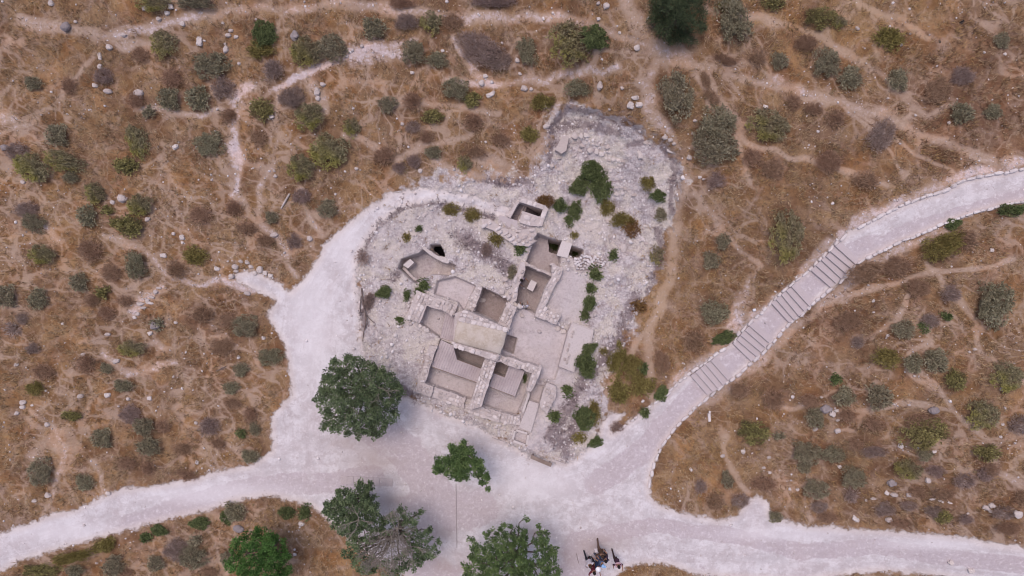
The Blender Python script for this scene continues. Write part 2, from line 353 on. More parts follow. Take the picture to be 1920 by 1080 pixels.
M_LOG = bark_mat('bleached_log', (.42, .36, .34), (.52, .46, .44))

def leaf_mat(name, dark, mid, light, alt=None, shape=.5):
    m = N(name, .6); t = m.attr('tone'); r = m.rnd()
    c = m.mix(m.step(t, 0, .5), dark, mid); c = m.mix(m.step(t, .5, 1.0), c, light)
    if alt is not None: c = m.mix(m.attr('mixv'), c, alt)
    c = m.mix(m.math('MULTIPLY', r, .25), c, (mid[0]*.9+.02, mid[1]*.72+.01, mid[2]*.8+.02))
    m.b.inputs['Specular IOR Level'].default_value = .12
    # thin leaves let some light through
    tr = m.n.new('ShaderNodeBsdfTranslucent'); m._in(tr.inputs[0], c)
    mx = m.n.new('ShaderNodeMixShader'); mx.inputs[0].default_value = .32
    m.t.links.new(m.b.outputs[0], mx.inputs[1]); m.t.links.new(tr.outputs[0], mx.inputs[2])
    m.t.links.new(mx.outputs[0], m.n['Material Output'].inputs[0])
    return m.done(c)
LM = {
 'dg': leaf_mat('leaf_dark_green', (.070, .085, .040), (.135, .175, .070), (.24, .28, .125)),
 'gg': leaf_mat('leaf_grey_green', (.185, .15, .10), (.29, .27, .18), (.44, .42, .30)),
 'mx': leaf_mat('leaf_olive_two_tone', (.18, .145, .092), (.28, .25, .15), (.42, .385, .245), (.36, .335, .115)),
 'yg': leaf_mat('leaf_yellow_green', (.11, .09, .050), (.255, .235, .10), (.44, .41, .165)),
 'pg': leaf_mat('twig_purple_grey', (.26, .19, .16), (.37, .285, .25), (.50, .41, .37)),
 'br': leaf_mat('twig_rust_brown', (.28, .18, .118), (.40, .27, .185), (.52, .375, .27)),
 'or': leaf_mat('leaf_orange_brown', (.10, .055, .025), (.23, .135, .055), (.34, .23, .10)),
 'ol': leaf_mat('leaf_olive_brown', (.13, .10, .042), (.25, .215, .075), (.38, .33, .125)),
 'bright': leaf_mat('leaf_bright_green', (.042, .085, .026), (.085, .185, .048), (.16, .305, .088)),
 'tree': leaf_mat('tree_leaf_deep_green', (.062, .085, .050), (.14, .20, .10), (.27, .345, .19)),
 'fig': leaf_mat('tree_leaf_fresh_green', (.055, .085, .038), (.125, .20, .075), (.25, .34, .13)),
 'pine': leaf_mat('needle_dark_green', (.030, .044, .024), (.068, .100, .050), (.135, .18, .09)),
 'blue': leaf_mat('leaf_blue_green', (.065, .068, .055), (.125, .135, .105), (.20, .21, .17)),
}
def plain(name, c, rough=.8, var=.25):
    m = N(name, rough); n = m.noise(18, detail=3); return m.done(m.mix(m.step(n, .3, .7), tuple(x*(1-var) for x in c), c))

# ------------------------------------------------------------------ ground sheet
def ground():
    fx = np.arange(652, 1300, 1.6); fy = np.arange(188, 884, 1.6)
    def axis(lo, hi, fine):
        a = np.arange(lo, fine[0]-1, 4.0); b = np.arange(fine[-1]+3, hi+1, 4.0)
        o = np.cumsum(6*1.22**np.arange(38)); return np.concatenate([(lo-o)[::-1], a, fine, b, hi+o])
    gx = axis(-160, 2080, fx); gy = axis(-160, 1240, fy)
    PX, PY = np.meshgrid(gx, gy); nx, ny = len(gx), len(gy)
    Z0 = np.where((PX > -290) & (PX < 2200) & (PY > -290) & (PY < 1370), zb(PX, PY), zb(PX, PY))
    K = (H-Z0)/F; X = (PX-960)*K; Y = (540-PY)*K; Z = Z0.copy()
    rub = sdf(PX, PY, RUBBLE)
    rub = rub-10*smooth((1135-PX)/20)*smooth((PY-400)/20)
    rub = rub+16*np.exp(-((PX-880)/95)**2-((PY-336)/17)**2)
    inr = smooth((8-rub)/16)
    xm, ym = PX/32, PY/32
    Z += inr*((fbm(xm*1.3, ym*1.3, 21, 4)-.5)*.34+(fbm(xm*6, ym*6, 33, 2)-.5)*.10)*smooth((seg_dist(PX, PY, [(880,660),(1000,640),(1000,560)])-95)/60)
    cut = sdf(PX, PY, NECUT); Z -= 0.30*smooth((5+(fbm(xm*2, ym*2, 61, 3)-.5)*22-cut)/16)*smooth((PX-1010)/30)
    for poly, dz in PITS:
        xs = [p[0] for p in poly]; ys = [p[1] for p in poly]
        i0, i1 = np.searchsorted(gx, [min(xs)-6, max(xs)+6]); j0, j1 = np.searchsorted(gy, [min(ys)-6, max(ys)+6])
        s = sdf(PX[j0:j1, i0:i1], PY[j0:j1, i0:i1], poly)
        m = np.clip(.5-s/1.6, 0, 1)
        t = Z0[j0:j1, i0:i1]*.0+float(np.mean([zb(*p) for p in poly]))+dz
        Z[j0:j1, i0:i1] = Z[j0:j1, i0:i1]*(1-m)+t*m
    # masks
    road = np.minimum(sdf(PX, PY, ROAD), sdf(PX, PY, CORR))
    corr = sdf(PX, PY, CORR)
    trail = np.zeros_like(PX); chalk = np.zeros_like(PX)
    for pts, w, b in TRAILS:
        d = seg_dist(PX+(vnoise(xm*1.1, ym*1.1, 5)-.5)*16, PY+(vnoise(xm*1.1, ym*1.1, 6)-.5)*16, pts)
        g = np.exp(-(d/(w*1.45))**2)*(.55+.75*vnoise(xm*.8+3, ym*.8, 8)); trail = np.maximum(trail, g); chalk = np.maximum(chalk, g*b)
    def web(sc, ang, st, off, w):
        ca, sa = math.cos(ang), math.sin(ang)
        wx_ = xm+(fbm(xm*.45+off, ym*.45, 51, 3)-.5)*3.2; wy_ = ym+(fbm(xm*.45, ym*.45+off, 55, 3)-.5)*3.2
        u = (wx_*ca+wy_*sa)*sc/st; v = (-wx_*sa+wy_*ca)*sc
        iu, iv = np.floor(u), np.floor(v); f1 = np.full(u.shape, 9.); f2 = np.full(u.shape, 9.)
        for a in (-1, 0, 1):
            for b in (-1, 0, 1):
                d = np.hypot(iu+a+_hash(iu+a, iv+b, 71)-u, iv+b+_hash(iu+a, iv+b, 73)-v)
                f2 = np.minimum(f2, np.maximum(f1, d)); f1 = np.minimum(f1, d)
        return np.exp(-(((f2-f1)/sc)/(w*1.35))**2)
    east_ = smooth((PX-1180)/120)*smooth((560-PY+(PX-1300)*.1)/80)
    wb = np.maximum(web(.60, math.radians(30), 2.3, 4., .12)*east_, np.maximum(web(.50, .3, 1.25, 0., .12), .85*web(.85, 1., 1.2, 9., .09))*(1-east_))
    wb = np.maximum(wb, .7*east_*web(.8, math.radians(38), 2.6, 14., .09))
    wb = np.maximum(wb, .5*web(1.05, .7, 1.8, 23., .085)*(1-.3*east_))
    wb = wb*(.35+1.1*smooth((fbm(xm*.3+9, ym*.3, 81, 2)-.32)/.3))
    trail = np.maximum(trail, np.clip(wb, 0, 1)*.66)
    grey = np.zeros_like(PX)
    for pts, w in GREY: grey = np.maximum(grey, smooth((w*1.3-seg_dist(PX, PY, pts))/(w*.6)))
    stain = np.zeros_like(PX)
    for x, y, rx, ry in STAIN: stain = np.maximum(stain, np.exp(-(((PX-x)/rx)**2+((PY-y)/ry)**2)))
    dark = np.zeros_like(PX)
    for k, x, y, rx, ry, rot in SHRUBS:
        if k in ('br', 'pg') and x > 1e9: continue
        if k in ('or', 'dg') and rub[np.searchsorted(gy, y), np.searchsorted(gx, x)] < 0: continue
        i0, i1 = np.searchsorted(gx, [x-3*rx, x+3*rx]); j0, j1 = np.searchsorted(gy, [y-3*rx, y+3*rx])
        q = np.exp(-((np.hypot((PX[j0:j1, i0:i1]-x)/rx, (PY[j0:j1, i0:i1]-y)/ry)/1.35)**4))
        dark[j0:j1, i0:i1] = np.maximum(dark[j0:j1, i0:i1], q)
    lane = np.minimum(np.minimum(seg_dist(PX, PY, [(-300,1110),(0,1035),(250,955),(450,905),(600,880),(760,890),(900,930),(1050,960),(1200,990),(1400,1010),(1650,1030),(1930,1060)]), seg_dist(PX, PY, [(590,870),(585,700),(600,560),(650,480),(720,390),(830,358),(955,400)])), seg_dist(PX, PY, [(1000,930),(1130,890),(1230,790),(1300,735),(1430,630),(1540,520),(1640,455),(1800,370),(1930,345)]))/32
    floor = np.zeros_like(PX); brown = np.zeros_like(PX)
    def put(arr, poly, v, soft=2.):
        s = sdf(PX, PY, poly); np.maximum(arr, v*np.clip(.5-s/soft, 0, 1), out=arr)
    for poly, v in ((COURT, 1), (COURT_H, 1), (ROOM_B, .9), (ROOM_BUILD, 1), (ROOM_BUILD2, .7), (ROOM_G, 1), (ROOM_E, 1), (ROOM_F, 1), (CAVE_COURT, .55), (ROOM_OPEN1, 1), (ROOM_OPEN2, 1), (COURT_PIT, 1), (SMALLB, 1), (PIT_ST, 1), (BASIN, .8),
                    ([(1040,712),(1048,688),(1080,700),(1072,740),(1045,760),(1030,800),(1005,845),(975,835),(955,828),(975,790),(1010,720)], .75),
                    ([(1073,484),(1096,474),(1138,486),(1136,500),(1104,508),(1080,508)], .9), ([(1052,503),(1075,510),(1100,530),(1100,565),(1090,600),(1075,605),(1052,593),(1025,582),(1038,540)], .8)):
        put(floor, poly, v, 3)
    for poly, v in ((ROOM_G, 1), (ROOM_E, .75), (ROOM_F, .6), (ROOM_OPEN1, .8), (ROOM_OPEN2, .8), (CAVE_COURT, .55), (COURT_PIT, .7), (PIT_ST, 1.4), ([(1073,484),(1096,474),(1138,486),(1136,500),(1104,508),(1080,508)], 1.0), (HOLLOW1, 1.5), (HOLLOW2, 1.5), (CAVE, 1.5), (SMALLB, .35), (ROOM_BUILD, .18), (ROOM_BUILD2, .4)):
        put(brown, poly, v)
    smooth_ch = np.zeros_like(PX)      # finer pale chalk inside the site
    for x, y, rx, ry in ((1090,425,60,35),(760,600,60,50),(800,420,90,25),(1060,540,30,45),(1110,840,30,20),(735,470,40,40),(585,600,45,130),(650,460,45,50),(830,362,110,14),(400,925,150,22),(100,995,120,20),(1000,900,90,40),(1480,1000,120,14),(1760,1020,120,12)):
        smooth_ch = np.maximum(smooth_ch, np.exp(-(((PX-x)/rx)**2+((PY-y)/ry)**2)**1.5))
    weed = np.zeros_like(PX)           # purple-grey dry weeds along the excavation edge
    for pts, w in (([(1030,300),(1035,240),(1062,200),(1110,208),(1180,230),(1235,262),(1270,305),(1262,345),(1262,400)], 8), ([(1050,235),(1100,230),(1160,245)], 12), ([(1235,430),(1245,470),(1215,560)], 9), ([(1190,560),(1160,640),(1090,720),(1040,810),(1060,850)], 14), ([(1080,790),(1060,840),(1030,815)], 14), ([(700,690),(740,720),(780,745)], 10), ([(690,560),(680,610)], 9), ([(760,500),(740,520)], 9), ([(860,440),(905,470),(950,500)], 16), ([(1000,340),(960,345),(900,335)], 9), ([(1180,270),(1210,262)], 8), ([(684,470),(694,445),(714,421),(757,390),(819,380),(881,395),(925,410)], 5)):
        weed = np.maximum(weed, np.exp(-(seg_dist(PX, PY, pts)/w)**2))
    gold = smooth(1-np.hypot((PX-1245)/75, (PY-560)/240))+smooth(1-np.hypot((PX-1600)/330, (PY-30)/130))*.9+smooth(1-np.hypot((PX-90)/170, (PY-420)/240))*.4+smooth(1-np.hypot((PX-1340)/110, (PY-850)/130))*.6+smooth(1-np.hypot((PX-1180)/60, (PY-700)/90))*.6
    red = smooth(1-np.hypot((PX-1820)/260, (PY-200)/260))*1.35+smooth(1-np.hypot((PX-1560)/260, (PY-600)/190))*.8+smooth(1-np.hypot((PX-420)/150, (PY-620)/110))*.75+smooth(1-np.hypot((PX-700)/130, (PY-130)/60))*.4+smooth(1-np.hypot((PX-1750)/300, (PY-950)/120))*.5+smooth(1-np.hypot((PX-760)/24, (PY-738)/26))
    me = bpy.data.meshes.new('ground')
    V = np.column_stack([X.ravel(), Y.ravel(), Z.ravel()])
    me.vertices.add(len(V)); me.vertices.foreach_set('co', V.ravel())
    idx = np.arange(nx*ny).reshape(ny, nx)
    q = np.stack([idx[:-1, :-1], idx[1:, :-1], idx[1:, 1:], idx[:-1, 1:]], -1).reshape(-1, 4)
    cav = sdf(PX, PY, CAVE).ravel() < -1.0; q = q[~cav[q].all(1)]
    me.loops.add(q.size); me.loops.foreach_set('vertex_index', q.ravel().astype(np.int32))
    me.polygons.add(len(q)); me.polygons.foreach_set('loop_start', (np.arange(len(q))*4).astype(np.int32))
    me.update(calc_edges=True)
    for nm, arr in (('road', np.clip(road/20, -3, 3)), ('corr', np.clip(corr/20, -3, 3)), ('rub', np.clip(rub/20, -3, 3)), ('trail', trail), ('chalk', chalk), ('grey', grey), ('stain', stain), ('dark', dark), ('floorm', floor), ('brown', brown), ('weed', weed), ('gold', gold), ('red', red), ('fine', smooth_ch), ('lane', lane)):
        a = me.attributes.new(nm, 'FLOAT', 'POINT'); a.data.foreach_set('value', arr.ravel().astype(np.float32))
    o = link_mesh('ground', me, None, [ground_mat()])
    o['kind'] = 'structure'
    return gx, gy, dict(road=road, rub=rub, trail=trail, dark=dark, gold=gold, red=red, floor=floor, Z=Z, chalk=chalk, weed=weed)

def ground_mat():
    m = N('dry_hillside', .95)
    pos = m.pos
    warp = m.vmath('ADD', pos, m.vmath('SCALE', m.vmath('SUBTRACT', m.noise(1.1, out=1, detail=3), (.5, .5, .5)), .9))
    nL = m.noise(.32, detail=3); nM = m.noise(1.3, detail=5); nF = m.noise(7, detail=6, rough=.7); nX = m.noise(24, detail=4, rough=.7)
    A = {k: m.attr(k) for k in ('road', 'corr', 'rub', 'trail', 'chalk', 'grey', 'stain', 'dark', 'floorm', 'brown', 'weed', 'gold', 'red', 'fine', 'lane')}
    # --- scrub soil with dead grass
    fine = m.noise(5.5, detail=8, rough=.8); fine2 = m.noise(13, warp, detail=6, rough=.8)
    fib = m.noise(1.0, m.vmath('MULTIPLY', warp, (22, 60, 20)), detail=3, rough=.7)
    fib2 = m.noise(1.0, m.vmath('MULTIPLY', warp, (60, 20, 20)), detail=3, rough=.7)
    c = m.mix(m.step(nM, .34, .66), (.318, .203, .108), (.205, .118, .064))
    c = m.mix(m.math('MULTIPLY', m.step(nL, .42, .62), .55), c, (.33, .195, .088))
    c = m.mix(m.math('MULTIPLY', A['gold'], .75, clamp=True), c, (.36, .225, .105))
    c = m.mix(m.math('MULTIPLY', A['red'], .62, clamp=True), c, (.165, .092, .068))
    mound = m.step(m.voro(.62, warp, 'SMOOTH_F1'), .62, .18)
    c = m.mix(m.math('MULTIPLY', mound, .6), c, (.165, .100, .075))
    edge = m.step(m.voro(.50, warp, 'DISTANCE_TO_EDGE'), .10, .0)
    c = m.mix(m.math('MULTIPLY', edge, m.math('MULTIPLY', m.step(nM, .35, .6), .55)), c, (.42, .315, .265))
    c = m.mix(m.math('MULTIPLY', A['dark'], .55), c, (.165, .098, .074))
    c = m.mix(m.math('MULTIPLY', m.step(fib, .52, .72), .6), c, (.42, .295, .185))
    c = m.mix(m.math('MULTIPLY', m.step(fine, .52, .62), .85), c, (.165, .100, .066))
    c = m.mix(m.math('MULTIPLY', m.step(fine, .46, .36), .6), c, (.41, .285, .175))
    c = m.mix(m.math('MULTIPLY', m.step(fine2, .55, .66), .7), c, (.14, .088, .062))
    c = m.mix(m.math('MULTIPLY', m.step(fine2, .42, .34), .5), c, (.43, .305, .20))
    c = m.mix(m.math('MULTIPLY', m.step(fib2, .50, .72), .6), c, (.115, .075, .055))
        # bare pale dust showing through
    dust = m.mix(m.step(nF, .35, .65), (.47, .36, .30), (.37, .265, .20))
    tr = m.math('MULTIPLY', m.step(m.math('ADD', A['trail'], m.math('MULTIPLY', m.math('SUBTRACT', nF, .5), 1.0)), .18, .80), .80)
    c = m.mix(tr, c, m.mix(A['gold'], dust, (.45, .32, .225)))
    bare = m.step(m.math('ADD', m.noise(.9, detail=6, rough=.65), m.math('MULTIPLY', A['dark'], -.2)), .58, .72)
    c = m.mix(m.math('MULTIPLY', bare, .6), c, dust)
    ch = m.step(m.math('ADD', A['chalk'], m.math('MULTIPLY', m.math('SUBTRACT', m.noise(3.2, detail=8, rough=.75), .5), 2.6)), .38, .95)
    chc = m.mix(m.step(nF, .38, .62), (.50, .41, .415), (.62, .54, .56))
    c = m.mix(ch, c, chc)
    vm = m.voro(.95, m.vmath('ADD', warp, (3.1, 7.7, 0)), 'SMOOTH_F1')
    mo = m.math('MULTIPLY', m.step(m.math('ADD', vm, m.math('MULTIPLY', m.math('SUBTRACT', m.noise(3.4, detail=6, rough=.75), .5), .9)), .56, .22), m.math('SUBTRACT', 1.0, m.math('MULTIPLY', A['trail'], .9, clamp=True)))
    c = m.mix(m.math('MULTIPLY', mo, .7), c, (.62, .49, .38), 'MULTIPLY')
    mo2 = m.step(m.math('ADD', m.noise(.55, detail=2), m.math('MULTIPLY', m.math('SUBTRACT', m.noise(5, detail=6, rough=.8), .5), .55)), .50, .64)
    c = m.mix(m.math('MULTIPLY', mo2, .55), c, (1.22, 1.06, .90), 'MULTIPLY')
    mo3 = m.step(m.noise(2.1, m.vmath('ADD', pos, (40., 9., 0)), detail=8, rough=.8), .54, .66)
    c = m.mix(m.math('MULTIPLY', mo3, .45), c, (.70, .62, .56), 'MULTIPLY')
    web = m.vmath('ADD', pos, m.vmath('SCALE', m.vmath('SUBTRACT', m.noise(.55, out=1, detail=4), (.5, .5, .5)), 2.2))
    offroad = m.math('SUBTRACT', 1.0, mo)
    for sc_, wd_, st_, off_ in ((.9, .06, .35, 13.),):
        ed_ = m.voro(sc_, m.vmath('ADD', web, (off_, off_*.7, 0)), 'DISTANCE_TO_EDGE')
        ed_ = m.math('ADD', ed_, m.math('MULTIPLY', m.math('SUBTRACT', m.noise(6, detail=6, rough=.8), .5), .10))
        c = m.mix(m.math('MULTIPLY', m.step(ed_, wd_, .0), m.math('MULTIPLY', m.step(m.noise(.5, m.vmath('ADD', pos, (off_*3, 5., 0)), detail=2), .36, .58), st_)), c, m.mix(m.step(nF, .4, .6), (.50, .385, .295), (.40, .29, .205)))
    # --- rubble of the excavation
    st1 = m.voro(4.5, warp, out='Color'); st2 = m.voro(11, out='Color')
    sv = m.n.new('ShaderNodeSeparateColor'); m.t.links.new(st1, sv.inputs[0]); sw = m.n.new('ShaderNodeSeparateColor'); m.t.links.new(st2, sw.inputs[0])
    e2 = m.voro(11, feature='DISTANCE_TO_EDGE')
    bl = m.noise(2.3, detail=9, rough=.78)
    r = m.mix(m.step(bl, .38, .58), (.315, .265, .27), (.57, .515, .525))
    r = m.mix(m.math('MULTIPLY', m.step(m.noise(.7, detail=3), .44, .58), .6), r, (.64, .57, .49))
    r = m.mix(m.math('MULTIPLY', m.step(sw.outputs[0], .7, 1.0), .5), r, (.70, .645, .66))
    r = m.mix(m.math('MULTIPLY', m.step(sw.outputs[1], .72, 1.0), .45), r, (.27, .215, .22))
    r = m.mix(m.math('MULTIPLY', m.step(e2, .07, .0), .35), r, (.22, .18, .185))
    wd = m.step(m.math('ADD', m.math('MULTIPLY', A['weed'], .30), m.noise(2.6, detail=8, rough=.75)), .58, .80)
    r = m.mix(m.math('MULTIPLY', wd, .8), r, m.mix(m.step(nX, .4, .6), (.165, .125, .13), (.27, .215, .22)))
    r = m.mix(m.math('MULTIPLY', A['fine'], m.step(nF, .62, .40)), r, (.56, .50, .485))
    r = m.mix(m.math('MULTIPLY', m.step(nX, .57, .68), .65), r, (.20, .155, .15))
    r = m.mix(m.math('MULTIPLY', m.step(m.noise(8, detail=8, rough=.8), .54, .64), .5), r, (.25, .20, .20))
    patch = m.math('MULTIPLY', m.math('SUBTRACT', m.noise(.75, m.vmath('ADD', pos, (7., 70., 0)), detail=4), .47), 5.0)
    rm = m.step(m.math('ADD', m.math('ADD', A['rub'], m.math('MULTIPLY', patch, m.step(A['rub'], -2.2, -.3))), m.math('MULTIPLY', m.math('SUBTRACT', m.noise(1.5, detail=7, rough=.7), .5), 3.4)), .40, -.30)
    c = m.mix(rm, c, r)
    # --- chalk road
    w1 = m.mix(m.step(nM, .35, .65), (.50, .46, .475), (.64, .605, .625))
    gmask = m.step(m.math('ADD', m.math('MULTIPLY', A['grey'], .27), m.noise(.75, detail=10, rough=.66)), .60, .68)
    g1 = m.mix(m.step(nF, .36, .64), (.42, .355, .38), (.485, .42, .445))
    w1 = m.mix(m.math('MULTIPLY', gmask, .8), w1, g1)
    w1 = m.mix(m.math('MULTIPLY', m.step(m.noise(2.1, detail=10, rough=.78), .50, .565), .42), w1, (.42, .355, .36))
    w1 = m.mix(m.math('MULTIPLY', m.step(m.noise(.45, detail=6, rough=.6), .50, .64), .30), w1, (.47, .395, .40))
    cx = m.n.new('ShaderNodeCombineXYZ'); m._in(cx.inputs[0], m.math('MULTIPLY', A['lane'], 2.6)); sxyz = m.n.new('ShaderNodeSeparateXYZ'); m.t.links.new(pos, sxyz.inputs[0])
    m._in(cx.inputs[1], m.math('MULTIPLY', sxyz.outputs[0], .22)); m._in(cx.inputs[2], m.math('MULTIPLY', sxyz.outputs[1], .22))
    w1 = m.mix(m.math('MULTIPLY', m.step(m.noise(1.0, cx.outputs[0], detail=7, rough=.7), .50, .60), .38), w1, (.43, .375, .385))
    crack = m.voro(1.6, warp, 'DISTANCE_TO_EDGE'); crm = m.math('MULTIPLY', m.step(crack, .025, .0), m.step(m.noise(.8), .5, .62))
    w1 = m.mix(m.math('MULTIPLY', crm, .5), w1, (.30, .24, .24))
    w1 = m.mix(m.math('MULTIPLY', m.step(m.noise(9, detail=7, rough=.75), .55, .66), .55), w1, (.37, .31, .32))
    w1 = m.mix(m.math('MULTIPLY', m.step(nX, .58, .68), .55), w1, (.30, .245, .245))
    w1 = m.mix(m.math('MULTIPLY', m.step(m.noise(4.2, m.vmath('ADD', pos, (9., 3., 0)), detail=9, rough=.8), .53, .60), .45), w1, (.73, .69, .71))
    w1 = m.mix(m.math('MULTIPLY', m.step(m.noise(30, detail=2), .63, .70), .5), w1, (.74, .69, .72))
    w1 = m.mix(m.math('MULTIPLY', A['fine'], .55), w1, (.70, .665, .69))
    w1 = m.mix(m.math('MULTIPLY', A['stain'], m.math('MULTIPLY', m.step(nM, .25, .6), .7)), w1, (.37, .295, .28))
    rd = m.step(m.math('ADD', A['road'], m.math('MULTIPLY', m.math('SUBTRACT', m.noise(1.7, detail=10, rough=.78), .5), 2.1)), .26, -.10)
    rd = m.math('MAXIMUM', rd, m.step(A['corr'], .05, -.05))
    w1 = m.mix(m.math('MULTIPLY', m.step(A['road'], -.75, .1), .55), w1, (.62, .53, .49))
    c = m.mix(rd, c, w1)
    # --- trodden floors of the rooms
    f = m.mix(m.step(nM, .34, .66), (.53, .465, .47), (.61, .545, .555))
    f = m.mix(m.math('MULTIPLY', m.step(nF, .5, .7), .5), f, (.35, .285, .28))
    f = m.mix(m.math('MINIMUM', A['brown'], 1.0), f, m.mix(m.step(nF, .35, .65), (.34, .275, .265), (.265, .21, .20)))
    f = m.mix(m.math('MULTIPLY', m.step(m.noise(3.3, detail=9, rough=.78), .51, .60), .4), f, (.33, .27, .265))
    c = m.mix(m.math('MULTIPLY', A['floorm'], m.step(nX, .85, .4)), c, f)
    # cut rock faces (steep) show bare banded rock
    sep = m.n.new('ShaderNodeSeparateXYZ'); m.t.links.new(m.g.outputs['True Normal'], sep.inputs[0])
    steep = m.step(sep.outputs[2], .52, .25)
    band = m.noise(1.0, m.vmath('MULTIPLY', pos, (1.5, 1.5, 9)), detail=4)
    c = m.mix(steep, c, m.mix(m.step(band, .4, .6), (.42, .355, .34), (.53, .46, .45)))
    hgt = m.math('ADD', m.math('MULTIPLY', nF, .6), m.math('MULTIPLY', nX, .4))
    hgt = m.math('ADD', hgt, m.math('MULTIPLY', sw.outputs[0], m.math('MULTIPLY', rm, .25)))
    m.bump(m.math('MULTIPLY', hgt, m.math('SUBTRACT', 1.15, rd)), .8, .07)
    return m.done(c)
